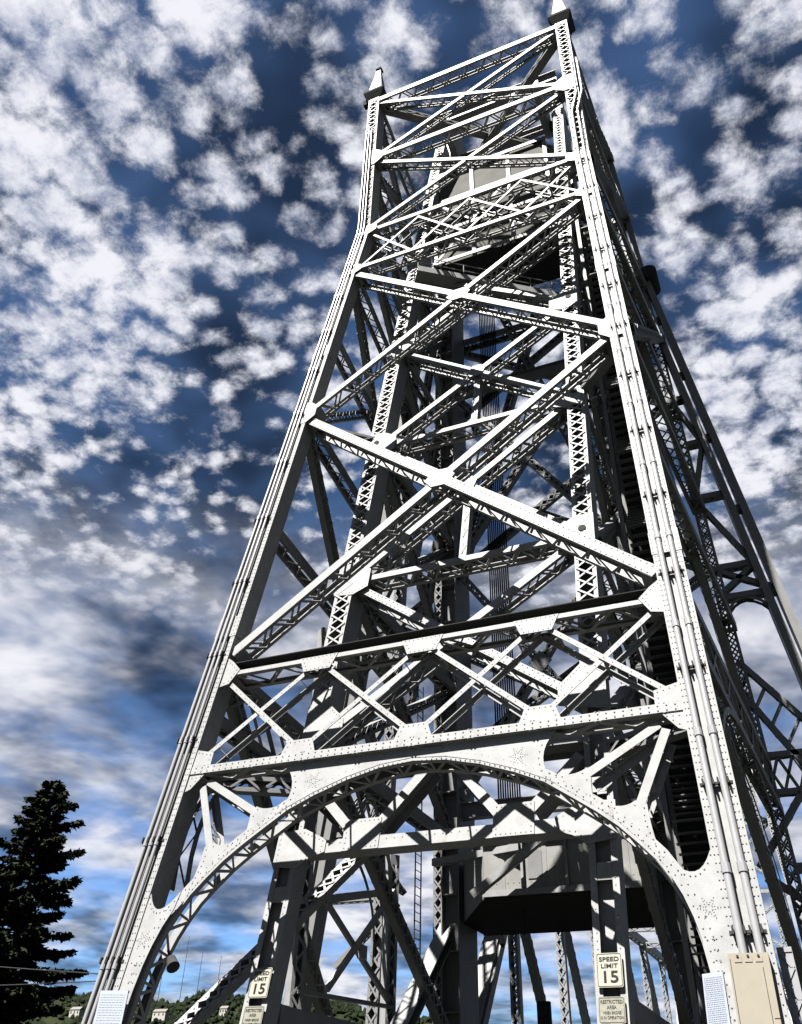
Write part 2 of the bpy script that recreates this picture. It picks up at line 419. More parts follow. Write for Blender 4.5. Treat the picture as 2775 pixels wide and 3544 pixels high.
# front bracing, top to bottom
IN_ = .42   # inset from leg centre to the member end
def strut(z, plane, n, w=.42, d=.85, **k):
    return laced(T, 'strut', plane(-hw(z)+IN_, z)-n*.45, plane(hw(z)-IN_, z)-n*.45, w, d, n, 'tb', **k)
def diag(za, zb, plane, n, w=.34, d=.8, dn=0., **k):
    """from the left leg at za to the right leg at zb"""
    return laced(T, 'diagonal', plane(-hw(za)+IN_, za)-n*(.45+dn), plane(hw(zb)-IN_, zb)-n*(.45+dn), w, d, n, 'tb', **k)
strut(zA, UP, nU, .42, .9, pitch=.6, bw=.09)
diag(zA-.3, zB+.3, UP, nU, .26, .7, pitch=.5, bw=.06); diag(zB+.3, zA-.3, UP, nU, .26, .64, .0, pitch=.5, bw=.06)
strut(zB, UP, nU, .36, .9, pitch=.6, bw=.09)
diag(zB-.4, ZC+.4, UP, nU, .26, .7, pitch=.5, bw=.06); diag(ZC+.5, zB-.4, UP, nU, .26, .64, pitch=.5, bw=.06)
strut(ZC, UP, nU, .28, .8, pitch=.6, bw=.08)
strut(zD+.3, FP, nF, .30, .8, pitch=.6, bw=.08)
diag(zD-.4, zE+.4, FP, nF, .36, .86, pitch=.62, bw=.085, rivets=True); diag(zE+.3, zD-.3, FP, nF, .30, .80, pitch=.62, bw=.085)
diag(zE-.4, zF+.5, FP, nF, .40, .86, pitch=.62, bw=.09, rivets=True); diag(zF+.4, zE-.4, FP, nF, .34, .80, pitch=.62, bw=.09)
# light lattice between rows C and D, and between F and G
def xpanel(z1, z0, k, w, d, top=.0):
    for i in range(k):
        f0, f1 = -1+2*i/k, -1+2*(i+1)/k
        def pt(f, z): return FP(f*(hw(z)-IN_), z)-nF*.45
        twin(T, 'lattice_bar', pt(f0, z1), pt(f1, z0), w, d, nF)
        twin(T, 'lattice_bar', pt(f0, z0), pt(f1, z1), w, d-.07, nF)
xpanel(ZC-.3, zD+.4, 4, .14, .7)
xpanel(zF-.6, zG+.3, 4, .16, .78)
# row F: broad plate girder seen from below
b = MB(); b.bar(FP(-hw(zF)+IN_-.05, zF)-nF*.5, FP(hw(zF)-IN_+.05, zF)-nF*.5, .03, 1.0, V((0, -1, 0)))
fp = b.build('plate_strut', CLAMP, T); fp['label'] = 'underside plate of the long strut, shade painted dark'  # plate coloured dark iron to paint in the shade below the strut
laced(T, 'strut', FP(-hw(zF)+IN_, zF-.52)-nF*.45, FP(hw(zF)-IN_, zF-.52)-nF*.45, .16, .9, nF, 'tb', pitch=.9, bw=.10)
# row G: chord of the portal girder
laced(T, 'portal_chord', FP(-hw(zG)+IN_-.05, zG)-nF*.25, FP(hw(zG)-IN_+.05, zG)-nF*.25, .26, .6, nF, 'tb', pitch=.85, bw=.16, rivets=True)
# node gussets on the front face
def g_leg(sx, z, plane, n, h=.75, w=.75, off=.095, dn=.45):
    x = hw(z); i = x-LW-.02
    return gusset(T, [(sx*(x+LW), z-h), (sx*(x+LW), z+h), (sx*i, z+h), (sx*(i-w), z+h*.45), (sx*(i-w), z-h*.45), (sx*i, z-h)], plane, n, off)
for sx in (-1, 1):
    g_leg(sx, zB, UP, nU, .8, .55, .045); g_leg(sx, ZC-.1, FP, nF, .6, .5); g_leg(sx, zD, FP, nF, .5, .35); g_leg(sx, zE, FP, nF, .75, .4)
    x = hw(zF); gusset(T, [(sx*(x-LW+.1), zF+.25), (sx*(x-LW-.3), zF-.05), (sx*(x-LW-.65), zF-.42), (sx*(x-LW-.35), zF-.95), (sx*(x-LW+.1), zF-1.05)], FP, nF, .02)
    x = hw(zG); gusset(T, [(sx*(x-LW+.1), zG-.1), (sx*(x-LW-.7), zG-.1), (sx*(x-LW-.7), zG+.55), (sx*(x-LW+.1), zG+.75)], FP, nF, .04)
    gusset(T, [(sx*(x-LW+.1), zG-.18), (sx*(x-LW-.55), zG-.18), (sx*(x-LW-.2), zG-.62), (sx*(x-LW+.1), zG-.75)], FP, nF, .03)
for f in (-.5, 0, .5):
    x = f*(hw(zF)-IN_); gusset(T, [(x-.7, zF-.44), (x+.7, zF-.44), (x+.48, zF-.98), (x-.48, zF-.98)], FP, nF, .02)
    x = f*(hw(zG)-IN_); gusset(T, [(x-.62, zG+.05), (x+.62, zG+.05), (x+.42, zG+.6), (x-.42, zG+.6)], FP, nF, .02)
for za, zb in ((zD, zE), (zE, zF)):
    # plate where the two long diagonals cross
    A = ((-hw(za)+IN_, za), (hw(zb)-IN_, zb)); zx = (za*(hw(zb)-IN_)+zb*(hw(za)-IN_))/(hw(za)+hw(zb)-2*IN_)
    gusset(T, [(-.62, zx-.05), (-.25, zx+.42), (.35, zx+.42), (.62, zx), (.3, zx-.45), (-.3, zx-.45)], FP, nF, -.01)

# portal arch
ARC = [(0, 10.20), (1.0, 10.11), (2.0, 9.86), (3.0, 9.50), (3.8, 9.13), (4.55, 8.60), (5.1, 8.20), (5.6, 7.79), (6.05, 7.32), (6.40, 6.92), (6.68, 6.47), (6.90, 6.02), (7.06, 5.55), (7.17, 5.08), (7.26, 4.45), (7.32, 3.6), (7.35, 2.4), (7.35, 0.2)]
def arc_norm(i):
    a = ARC[max(0, i-1)] if i else (-1.0, 10.11); c = ARC[min(len(ARC)-1, i+1)]
    dx, dz = c[0]-a[0], c[1]-a[1]; l = math.hypot(dx, dz); return (-dz/l, dx/l)
def off_arc(i, d):
    nx, nz = arc_norm(i); return (ARC[i][0]+abs(nx)*d if False else ARC[i][0]+(-nx if nx < 0 else nx)*0+nx*d, ARC[i][1]+nz*d)
full_in = [(-x, z) for x, z in ARC[:0:-1]] + ARC
def ring_poly(d):
    out = [off_arc(i, d) for i in range(len(ARC))]
    # outward normal must point up / away from the opening
    if out[0][1] < ARC[0][1]: out = [off_arc(i, -d) for i in range(len(ARC))]
    return [(-x, z) for x, z in out[:0:-1]] + out
full_out = ring_poly(.34)
for off, nm in ((-.13, 'arch_ring'), (-.80, 'arch_ring')):
    b = MB(); k = len(full_in)
    for i in range(k-1):
        q = [FP(*full_in[i])+nF*off, FP(*full_in[i+1])+nF*off, FP(*full_out[i+1])+nF*off, FP(*full_out[i])+nF*off]
        b.plate(q, nF, .03)
    # intrados flange angle
    for i in range(k-1):
        p, q = FP(*full_in[i]), FP(*full_in[i+1]); s = -1 if off > -.5 else 1
        b.bar(p+nF*(off-.015+s*.07), q+nF*(off-.015+s*.07), .025, .14, nF)
    ring = b.build(nm, STEEL, T)
    if off > -.5:
        rb = MB()
        for e in (.10, .26):
            po = ring_poly(e)
            for i in range(len(po)-1): rb.rivet_line(FP(*po[i])+nF*off, FP(*po[i+1])+nF*off, nF, .2, .021)
        rb.build('rivets', RIVET, ring, 'stuff')
        front_ring = ring
bars = []; pos = []
acc = []
for i in range(len(full_in)-1):
    a, c = full_in[i], full_in[i+1]; l = math.hypot(c[0]-a[0], c[1]-a[1]); k = max(1, round(l/.42))
    acc += [(a[0]+(c[0]-a[0])*j/k, a[1]+(c[1]-a[1])*j/k) for j in range(k)]
acc.append(full_in[-1])
for i in range(len(acc)-1):
    p, q = FP(*acc[i]), FP(*acc[i+1]); f = i % 2
    o0, o1 = (-.18, -.78) if f == 0 else (-.78, -.18)
    mid_n = (q-p).cross(V((1, 0, 0)) if abs((q-p).x) < .05 else V((0, 1, 0))).normalized()
    bars.append((p+nF*o0, q+nF*o1, .085, .02, V((0, -K, -1)) if abs(q.x) < 5 else V((-q.x, 0, -.6))))
    if i % 2: bars.append((p+nF*-.18, p+nF*-.78, .07, .02, V((0, 0, -1)) if abs(q.x) < 5 else V((-q.x, 0, -.6))))
lacing(front_ring, bars, STEEL, T)
# spandrel web plate in the middle
top = zG-.13
wp = [(-x, z) for x, z in ARC[4:0:-1]] + ARC[:5]
wp = [(x, z+.10) for x, z in wp]
endR = bez((4.12, 9.05), (3.45, 9.8), (4.15, top), 8); endL = [(-x, z) for x, z in endR][::-1]
gusset(T, wp + endR + endL, FP, nF, -.12, .03, True, name='web_plate')
rb = MB(); rb.rivet_line(FP(-3.9, top-.1)-nF*.12, FP(3.9, top-.1)-nF*.12, nF, .2, .021)
def star(cx, cz, s, off, rbm):
    for k in range(6):
        a = math.pi/3*k
        for j in (1, 2, 3, 4):
            for e in (-1, 1):
                rr = s*j/4; sp = (.10*(4-j)/3)
                rbm.rivet(FP(cx+math.cos(a)*rr-math.sin(a)*e*sp*s*2, cz+math.sin(a)*rr+math.cos(a)*e*sp*s*2)+nF*off, nF, .014)
star(-3.1, 9.95, .26, -.12, rb); star(3.1, 9.95, .26, -.12, rb)
rb.build('rivets', RIVET, T.children[-1], 'stuff')
for sx in (-1, 1):
    # foot plate between leg and arch
    e = [(7.75, 7.05)] + bez((7.62, 6.95), (7.25, 6.05), (6.60, 6.98), 9)
    arc_part = [p for p in ARC if p[1] < 6.5]
    pts = [(hw(.2)-.1, .2)] + e + [(p[0]+.02, p[1]) for p in arc_part]
    fpz = gusset(T, [(sx*x, z) for x, z in pts], FP, nF, .045, .03, False, name='foot_plate')
    rb = MB(); star(sx*7.42, 5.72, .24, .045, rb)
    for j in range(len(e)-1): rb.rivet_line(FP(sx*e[j][0], e[j][1]-.1)+nF*.045, FP(sx*e[j+1][0], e[j+1][1]-.1)+nF*.045, nF, .16, .021)
    for j in range(len(arc_part)-1):
        for q in (.12, .26):
            rb.rivet_line(FP(sx*(arc_part[j][0]+q), arc_part[j][1])+nF*.045, FP(sx*(arc_part[j+1][0]+q), arc_part[j+1][1])+nF*.045, nF, .2, .021)
    for q in (.5, .62): rb.rivet_line(FP(sx*(7.2+q*.6), 1.2)+nF*.045, FP(sx*(7.1+q*.6), 5.1)+nF*.045, nF, .2, .021)
    rb.rivet_line(FP(sx*7.25, 5.15)+nF*.045, FP(sx*7.75, 5.15)+nF*.045, nF, .14, .021)
    rb.build('rivets', RIVET, fpz, 'stuff')
    # flared plates where the spandrel struts meet the ring
    for (a0, a1), (tx, tz), (bx, bz) in (((6.55, 5.15), (6.20, 8.32), (7.02, 10.2)), ((5.05, 3.85), (4.95, 9.22), (6.85, 10.35))):
        def arcz(x):
            for i in range(len(ARC)-1):
                if ARC[i][0] <= x <= ARC[i+1][0]:
                    t = (x-ARC[i][0])/(ARC[i+1][0]-ARC[i][0]); return ARC[i][1]+(ARC[i+1][1]-ARC[i][1])*t
            return ARC[-1][1]
        dx, dz = bx-tx, bz-tz; l = math.hypot(dx, dz); ox, oz = dz/l*.15, -dx/l*.15
        lo = [(a0+(a1-a0)*i/6, arcz(a0+(a1-a0)*i/6)+.12) for i in range(7)]
        pL = bez((a1, arcz(a1)+.3), (tx-ox-.25 if False else (a1+tx)/2+.05, (arcz((a1+tx)/2)+.42)), (tx-ox, tz-oz), 7)
        pR = bez((tx+ox, tz+oz), ((a0+tx)/2, arcz((a0+tx)/2)+.55), (a0, arcz(a0)+.3), 7)
        if ox < 0: pL = bez((a1, arcz(a1)+.3), ((a1+tx)/2+.05, arcz((a1+tx)/2)+.42), (tx+ox, tz+oz), 7); pR = bez((tx-ox, tz-oz), ((a0+tx)/2, arcz((a0+tx)/2)+.55), (a0, arcz(a0)+.3), 7)
        else: pL = bez((a1, arcz(a1)+.3), ((a1+tx)/2+.05, arcz((a1+tx)/2)+.42), (tx-ox, tz-oz), 7)
        gusset(T, [(sx*x, z) for x, z in lo+pL+pR], FP, nF, -.125, .03, True, name='flared_plate')
        b = MB(); w_ = .22
        P0, P1 = FP(sx*tx, tz), FP(sx*bx, bz)
        for q in (-.14, -.9):
            b.bar(P0+nF*q, P1+nF*q, w_, .03, nF); a_, t_, n_ = frame(P0, P1, nF)
            b.bar(P0+nF*(q-.06 if q > -.5 else q+.06)+t_*(w_/2), P1+nF*(q-.06 if q > -.5 else q+.06)+t_*(w_/2), .025, .12, nF)
        sp = b.build('spandrel_strut', STEEL, T)
        bars = []
        for i in range(8):
            c0, c1 = P0.lerp(P1, .1+i*.1), P0.lerp(P1, .2+i*.1); f = i % 2
            bars.append((c0+nF*(-.2 if f else -.85), c1+nF*(-.85 if f else -.2), .05, .02, t_))
        bb = MB()
        for q in bars[:3]: bb.bar(*q)
        bb.build('lacing', STEEL, sp, 'stuff')

# rear legs, side frames, top ring
def XC(z): return 8.2+.029*(39.5-z)
for sx in (-1, 1):
    def rs(z, x0, x1, y0, y1): c = sx*XR(z); return [V((c+x0, YR+y0, z)), V((c+x1, YR+y0, z)), V((c+x1, YR+y1, z)), V((c+x0, YR+y1, z))]
    for j, (x0, x1) in enumerate(((-.46, -.10), (.10, .46))):
        b = MB(); b.slices([rs(z, x0, x1, -.55, .55) for z in (0, 16, 32, 47.5, 48.5, 61)])
        if j == 0: rear = b.build('rear_leg', STEEL_SHADE, T)
        else: b.build('leg_channel', STEEL_SHADE, rear)
    pieces('diaphragm', STEEL_SHADE, rear, 12, lambda q, k: q.box((sx*XR(3+k*5)-.099, YR-.2, 3+k*5), (sx*XR(3+k*5)+.099, YR+.2, 3.4+k*5)))
    laced(T, 'rear_column', V((sx*XC(0), YR, 0)), V((sx*XC(48), YR, 48)), .55, .6, nV, 'fb', .6, True, .08, STEEL_SHADE)
    for z in (36.4, 33.0, 29.3, 23.2, 24.9, 10.7):
        laced(T, 'rear_strut', V((sx*(XC(z)+.2), YR, z)), V((sx*(XR(z)-.4), YR, z)), .3, .5, nV, 'tb', .4, False, .06, STEEL_SHADE)
    for (x0, z0), (x1, z1) in (((XC(36), 36.3), (XR(33)-.4, 33.1)), ((XR(33)-.4, 32.8), (XC(29.4), 29.5)), ((XC(29.3), 29.1), (XR(25)-.4, 25.1)), ((XC(24), 24.8), (XR(23), 23.4)), ((XC(24), 23.4), (XR(24)-.4, 24.8)),
            ((XC(19), 19.8), (11.7, 15.6)), ((XC(19)-.5, 19.0), (10.8, 14.2)), ((7.9, 10.8), (10.1, 13.6)), ((8.2, 10.4), (11.2, 7.8)), ((XC(9), 15.3), (12.2, 15.3)), ((XC(9), 13.7), (12.2, 13.7))):
        laced(T, 'rear_diagonal', V((sx*x0, YR-.05, z0)), V((sx*x1, YR-.05, z1)), .24, .4, nV, 'tb', .4, False, .05, STEEL_SHADE, batten=.2)
    for i in range(6):
        for f in (0, 1): twin(T, 'rear_lattice_bar', V((sx*(8.9+i*.6), YR, 13.75 if f else 15.25)), V((sx*(9.5+i*.6), YR, 15.25 if f else 13.75)), .09, .35, nV, STEEL_SHADE, 3.)
    for i in range(5):
        t = .12+i*.19; twin(T, 'rear_lattice_bar', V((sx*(8.79+2.9*t), YR, 19.8-4.2*t)), V((sx*(8.3+2.5*t), YR, 19.0-4.8*t)), .09, .35, nV, STEEL_SHADE, 3.)
    pts = []
    for i in range(11):
        a = math.pi*i/10; pts.append(V((sx*(9.75-math.cos(a)*(1.0 if i < 5 else 1.15)), YR, 21.9+math.sin(a)*1.15-(0 if i < 6 else (i-5)*.06))))
    for q in (-.2, .2):
        b = MB()
        for i in range(10): b.bar(pts[i]+V((0, q, 0)), pts[i+1]+V((0, q, 0)), .14, .03, nV)
        b.build('rear_arch', STEEL_SHADE, T)
    b = MB(); x = sx*XR(47); b.cyl((x+sx*.5, YR-.9, 47), (x+sx*.5, YR+.9, 47), .55, 16); b.build('sheave_housing', CLAMP, T)
    # side frames: front leg node to rear leg node
    def fn(z): 
        p = legp(sx, z, 0, LD if z < ZC else .5); return p
    def rn(z): return V((sx*(XC(z) if z < 48 else XR(z)), YR-.3, z))
    nS = V((-1, 0, 0))
    for z in (zA, zB, ZC, zD, 35, zE, 21.5):
        laced(T, 'side_strut', fn(z), rn(z), .45, .7, nS, 'tb', .7, False, .08, STEEL_SHADE)
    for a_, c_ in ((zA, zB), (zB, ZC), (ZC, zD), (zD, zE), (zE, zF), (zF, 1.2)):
        laced(T, 'side_diagonal', fn(a_), rn(c_), .7, .3, nS, 'fb', .55, True, .07, STEEL_SHADE)
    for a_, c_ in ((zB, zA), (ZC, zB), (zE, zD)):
        laced(T, 'side_diagonal', fn(a_)+V((sx*.3, 0, 0)), rn(c_)+V((sx*.3, 0, 0)), .5, .5, nS, 'fb', .5, True, .06, STEEL_SHADE)
    # side portal truss with a curved underside at row F
    zt, zb_ = zF, zF-1.9
    A0, A1, B0, B1 = fn(zt), rn(zt), fn(zb_), rn(zb_)
    for p, q in ((A0, A1), (B0, B1)): laced(T, 'side_chord', p, q, .35, .6, nS, 'tb', .6, False, .07, STEEL_SHADE)
    k = 7
    for i in range(k):
        for (p, q) in ((A0.lerp(A1, i/k), B0.lerp(B1, (i+1)/k)), (B0.lerp(B1, i/k), A0.lerp(A1, (i+1)/k))):
            twin(T, 'side_lattice_bar', p, q, .13, .5, nS, STEEL_SHADE, 3.)
    kn = MB(); pts = []
    C0 = B0.lerp(B1, .0)-V((0, 0, 5.5)); 
    for i in range(13):
        t = i/12; p = C0.lerp(B0.lerp(B1, .42), t); p.z = C0.z+(B0.z-.1-C0.z)*math.sin(t*math.pi/2)**.85; p.y = C0.y+(B0.lerp(B1, .42).y-C0.y)*(1-math.cos(t*math.pi/2)); pts.append(p)
    for i in range(12):
        for s in (-.25, .25): kn.bar(pts[i]+nS*s, pts[i+1]+nS*s, .2, .03, nS)
        kn.bar(pts[i]+nS*(.22 if i % 2 else -.22), pts[i+1]-nS*(.22 if i % 2 else -.22), .06, .03, V((0, 0, 1)))
    kn.build('side_arch', STEEL_SHADE, T)
    pts2 = []
    D0 = B1-V((0, 0, 5.0))
    for i in range(13):
        t = i/12; e = B0.lerp(B1, .5); p = V((D0.x+(e.x-D0.x)*t, D0.y+(e.y-D0.y)*(1-math.cos(t*math.pi/2)), D0.z+(e.z-.1-D0.z)*math.sin(t*math.pi/2)**.85)); pts2.append(p)
    kn = MB()
    for i in range(12):
        for s in (-.25, .25): kn.bar(pts2[i]+nS*s, pts2[i+1]+nS*s, .2, .03, nS)
    kn.build('side_arch', STEEL_SHADE, T)
# plan bracing at the top and ties to the inner tower
tp = [legp(-1, zA, 0, .5), legp(1, zA, 0, .5), V((XR(zA), YR, zA)), V((-XR(zA), YR, zA))]
laced(T, 'plan_brace', tp[0], tp[2], .55, .5, V((0, 0, 1)), 'tb', .6, False, .08, STEEL_SHADE)
laced(T, 'plan_brace', tp[1], tp[3]+V((0,0,-.55)), .55, .5, V((0, 0, 1)), 'tb', .6, False, .08, STEEL_SHADE)
for z in (zA, zB, ZC):
    laced(T, 'rear_strut', V((-XR(z), YR, z)), V((XR(z), YR, z)), .5, .8, nV, 'tb', .7, False, .09, STEEL_SHADE)
lvl = (48.0, 36.4, 24.9, 14.6)
for a_, c_ in zip(lvl, lvl[1:]):
    for sx in (-1, 1):
        laced(T, 'rear_cross_brace', V((-sx*XC(a_), YR+(.2 if sx > 0 else -.2), a_)), V((sx*XC(c_), YR+(.2 if sx > 0 else -.2), c_)), .5, .3, nV, 'fb', .5, True, .07, STEEL_SHADE)
for z in (zE, zG):
    for sx in (-1, 1):
        laced(T, 'tie_strut', legp(sx, z, 0, 1.0), IP(sx*XI, z)+V((0, .4, 0)), .4, .5, V((0, 0, 1)), 'tb', .5, False, .07, STEEL_SHADE)

# ------------------------------------------------------------------ inner lift tower
I = thing('lift_tower', 'silver inner lift tower with laced leaning columns inside the arched tower', 'lift tower', (0, 10, 0))
BUDGET['lift_tower'] = 300
ZL = (36.2, 28.0, 19.5, 12.2)
for sx in (-1, 1):
    # lower solid part: two edge plates with a recessed web
    b = MB()
    def cs(z, x0, x1, y0, y1): p = IP(sx*XI, z); return [V((p.x+x0, p.y+y0, z)), V((p.x+x1, p.y+y0, z)), V((p.x+x1, p.y+y1, z)), V((p.x+x0, p.y+y1, z))]
    for x0, x1, y0, y1 in ((-.37, -.33, 0, .7), (.33, .37, 0, .7), (-.33, -.20, 0, .035), (.20, .33, 0, .035), (-.33, .33, .30, .34), (-.33, -.2, .66, .7), (.2, .33, .66, .7)):
        b.slices([cs(z, x0, x1, y0, y1) for z in (0, 13.6)])
    lc = b.build('column', STEEL, I)
    pieces('batten', STEEL, lc, 4, lambda q, k: q.slices([cs(2.2+k*2.4, -.19, .19, .012, .03), cs(2.65+k*2.4, -.19, .19, .012, .03)]))
    rb = MB()
    for x in (-.27, .27): rb.rivet_line(cs(.5, x, x, -.001, 0)[0], cs(13.4, x, x, -.001, 0)[0], nI, .19, .020)
    rb.build('rivets', RIVET, lc, 'stuff')
    laced(I, 'column', IP(sx*XI, 13.6)+V((0, .5, 0)), IP(sx*XI, 46)+V((0, .5, 0)), .74, 1.0, nI, 'fb', .50, True, .07, batten=.6, solid=True)
    laced(I, 'column', IP(sx*XI, 46)+V((0, .5, 0)), IP(sx*XI, 66.5)+V((0, .5, 0)), .74, 1.0, nI, 'fb', .50, True, .07, batten=.4, solid=True)
    # gusset plates at the brace nodes
    for z in ZL[:3]:
        gusset(I, [(sx*5.18, z-.75), (sx*5.18, z+.85), (sx*4.45, z+.85), (sx*3.75, z+.35), (sx*3.75, z-.55), (sx*4.35, z-.85)], IP, nI, .04)
        d = MB(); p = IP(sx*4.75, z+.15)+nI*.06; d.cyl(p, p+nI*.012, .15, 14); d.build('hand_hole', CLAMP, I)
    gusset(I, [(sx*5.18, 12.0), (sx*5.18, 13.7), (sx*4.4, 13.7), (sx*3.7, 13.0), (sx*3.7, 12.3)], IP, nI, .04)
# X braces and struts between the leaning columns
def xi(z): return XI-.4
bz_ = [44.6, 36.2, 28.0, 19.5, 12.2]
for i in range(4):
    a, c = bz_[i], bz_[i+1]
    laced(I, 'diagonal', IP(-xi(a), a-.3)-nI*.5, IP(xi(c), c+.4)-nI*.5, .30, .8, nI, 'tb', .6, False, .075, rivets=True)
    laced(I, 'diagonal', IP(-xi(c), c+.4)-nI*.5, IP(xi(a), a-.3)-nI*.5, .30, .74, nI, 'tb', .6, False, .075)
    zx = (a+c)/2+.05
    gusset(I, [(-.5, zx-.2), (-.2, zx+.4), (.2, zx+.4), (.5, zx+.2), (.3, zx-.45), (-.3, zx-.45)], IP, nI, -.04)
for z in (28.0, 19.5):
    laced(I, 'strut', IP(-xi(z), z)-nI*.5, IP(xi(z), z)-nI*.5, .26, .8, nI, 'tb', .5, False, .07)
    laced(I, 'hanger', IP(0, z)-nI*.5, IP(0, z+4.0)-nI*.5, .3, .4, nI, 'fb', .4, False, .06)
# portal strut with haunches and W truss above
b = MB(); b.bar(IP(-xi(8), 8.55), IP(xi(8), 8.55), .40, .03, nI); b.bar(IP(-xi(8), 8.36)-nI*.2, IP(xi(8), 8.36)-nI*.2, .03, .4, nI); b.bar(IP(-xi(8), 8.55)-nI*.4, IP(xi(8), 8.55)-nI*.4, .40, .03, nI)
ps = b.build('portal_strut', STEEL, I)
rb = MB(); rb.rivet_line(IP(-4.3, 8.63)+nI*.016, IP(4.3, 8.63)+nI*.016, nI, .25, .021); rb.build('rivets', RIVET, ps, 'stuff')
for sx in (-1, 1):
    gusset(I, [(sx*5.2, 8.05), (sx*5.2, 9.1), (sx*4.3, 9.15), (sx*3.5, 8.75), (sx*3.5, 8.38), (sx*4.0, 8.22), (sx*4.4, 7.95)], IP, nI, .05)
    gusset(I, [(sx*1.75, 8.35), (sx*2.95, 8.35), (sx*2.95, 9.3), (sx*1.75, 9.3)], IP, nI, .045)
    for (x0, z0), (x1, z1) in (((1.85, 9.1), (.35, 10.9)), ((2.85, 9.1), (4.3, 10.6))):
        p, q = IP(sx*x0, z0), IP(sx*x1, z1); b = MB(); b.bar(p, q, .30, .03, nI); b.bar(p-nI*.7, q-nI*.7, .30, .03, nI)
        a_, t_, n_ = frame(p, q, nI); b.bar(p-nI*.35-t_*.15*sx, q-nI*.35-t_*.15*sx, .03, .66, nI)
        b.build('portal_brace', STEEL, I)
ibeam(I, 'portal_head', IP(-xi(8), 11.2)-nI*.4, IP(xi(8), 11.2)-nI*.4, .8, .4, nI)

# vertical columns at the span end, their bracing
for sx in (-1, 1):
    x = sx*4.6; b = MB()
    b.box((x-.42, YV-.55, 0), (x-.36, YV+1.7, 66)); b.box((x+.36, YV-.55, 0), (x+.42, YV+1.7, 66)); b.box((x-.36, YV-.1, 0), (x+.36, YV-.06, 66)); b.box((x-.36, YV+1.2, 0), (x+.36, YV+1.26, 66))
    vc = b.build('vertical_column', STEEL_SHADE, I)
    pieces('stiffener', STEEL_SHADE, vc, 30, lambda q, k: q.box((x-.355, YV-.54, 1.2+k*2.2), (x+.355, YV-.11, 1.25+k*2.2)))
    f = MB()
    def sq2(h, z): return [V((x-h, YV+.5-h, z)), V((x+h, YV+.5-h, z)), V((x+h, YV+.5+h, z)), V((x-h, YV+.5+h, z))]
    f.slices([sq2(.55, 66), sq2(.55, 66.6)]); f.slices([sq2(.45, 66.6), sq2(.12, 69.2)]); f.build('finial', STEEL_SHADE, I)
    # side frame of the lift tower
    ns = V((1, 0, 0))
    for z in (4.2, 12.2, 19.5, 28, 36.2, 44.6, 53):
        laced(I, 'side_strut', IP(sx*XI, z)+V((0, .9, 0)), VP(sx*4.6, z), .45, .6, ns, 'tb', .6, False, .07, STEEL_SHADE)
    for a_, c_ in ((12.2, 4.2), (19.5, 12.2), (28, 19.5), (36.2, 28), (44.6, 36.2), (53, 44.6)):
        laced(I, 'side_diagonal', IP(sx*XI, a_)+V((0, .9, 0)), VP(sx*4.6, c_), .6, .28, ns, 'fb', .5, True, .065, STEEL_SHADE)
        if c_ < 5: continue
        laced(I, 'side_diagonal', IP(sx*XI, c_)+V((sx*.3, .9, 0)), VP(sx*4.9, a_), .4, .4, ns, 'fb', .5, True, .06, STEEL_SHADE)
for z in (13.6, 26.6, 39.5, 58, 65):
    ibeam(I, 'cross_beam', VP(-4.2, z), VP(4.2, z), .7, .45, V((0, 0, 1)), STEEL_SHADE)
for z0, z1 in ((14.2, 26.4), (27, 39.3)):
    zx = (z0+z1)/2
    for p, q in (((-4.2, z0), (4.2, z1)), ((-4.2, z1), (4.2, z0))):
        laced(I, 'cross_brace', VP(*p), VP(*q), .4, .45 if p[1] == z0 else .40, nV, 'fb', .45, True, .06, STEEL_SHADE)
    gusset(I, [(-.6, zx), (0, zx+.6), (.6, zx), (0, zx-.6)], VP, nV, .26, .03, True, material=STEEL_SHADE)
ibeam(I, 'sheave_girder', V((-5.2, 14.5, 66.3)), V((5.2, 14.5, 66.3)), 1.2, .5, V((0, 0, 1)), STEEL_SHADE)
# sheaves on top
for sx in (-1, 1):
    b = MB(); b.cyl((sx*3.6-.25, 16.5, 66.2), (sx*3.6+.25, 16.5, 66.2), 2.2, 28); sh = b.build('sheave', STEEL_SHADE, I)
# stair shaft on the right side, ladder on the left
b = MB()
for x in (5.5, 6.9):
    for y in (11.5, 13.5): b.box((x-.09, y-.09, 0), (x+.09, y+.09, 46))
sh = b.build('stair_shaft', STEEL_SHADE, I)
for k in range(22):
    z0 = .3+k*2.08; s = k % 2; y0, y1 = (11.7, 13.3) if s else (13.3, 11.7)
    for j in range(7):
        t = j/7; b = MB(); y = y0+(y1-y0)*t; z = z0+2.0*t; b.box((5.62, y-.13, z), (6.78, y+.13, z+.035)); b.build('stair_tread', STEEL_SHADE, sh)
b = MB(); b.box((7.02, 11.4, 1), (7.06, 13.6, 47)); b.build('shaft_panel', CLAMP, sh)
b = MB(); b.box((5.2, 13.62, 1), (7.0, 13.66, 47)); b.build('shaft_panel', CLAMP, sh)
for sx in (-1, 1):
    laced(I, 'guide_brace', V((-sx*1.2, 18.9, 47)), V((sx*4.7, 18.9, 26.8)), .55, .5 if sx > 0 else .44, nV, 'fb', .55, True, .07, STEEL_SHADE)
    laced(I, 'guide_column', V((sx*5.6, 18.4, 0)), V((sx*5.6, 18.4, 58)), .5, .7, nV, 'fb', .5, True, .07, STEEL_SHADE)
    for a_, c_ in ((53, 46), (46, 36), (36, 28), (28, 19.5)):
        laced(I, 'guide_diagonal', V((sx*5.0, 16.4, a_)), V((sx*7.6, 19.0, c_)), .4, .4, nV, 'fb', .5, True, .06, STEEL_SHADE)
b = MB(); lx = -7.0
for y in (18.7, 19.4): b.cyl((lx, y, 3.5), (lx, y, 21), .035, 6)
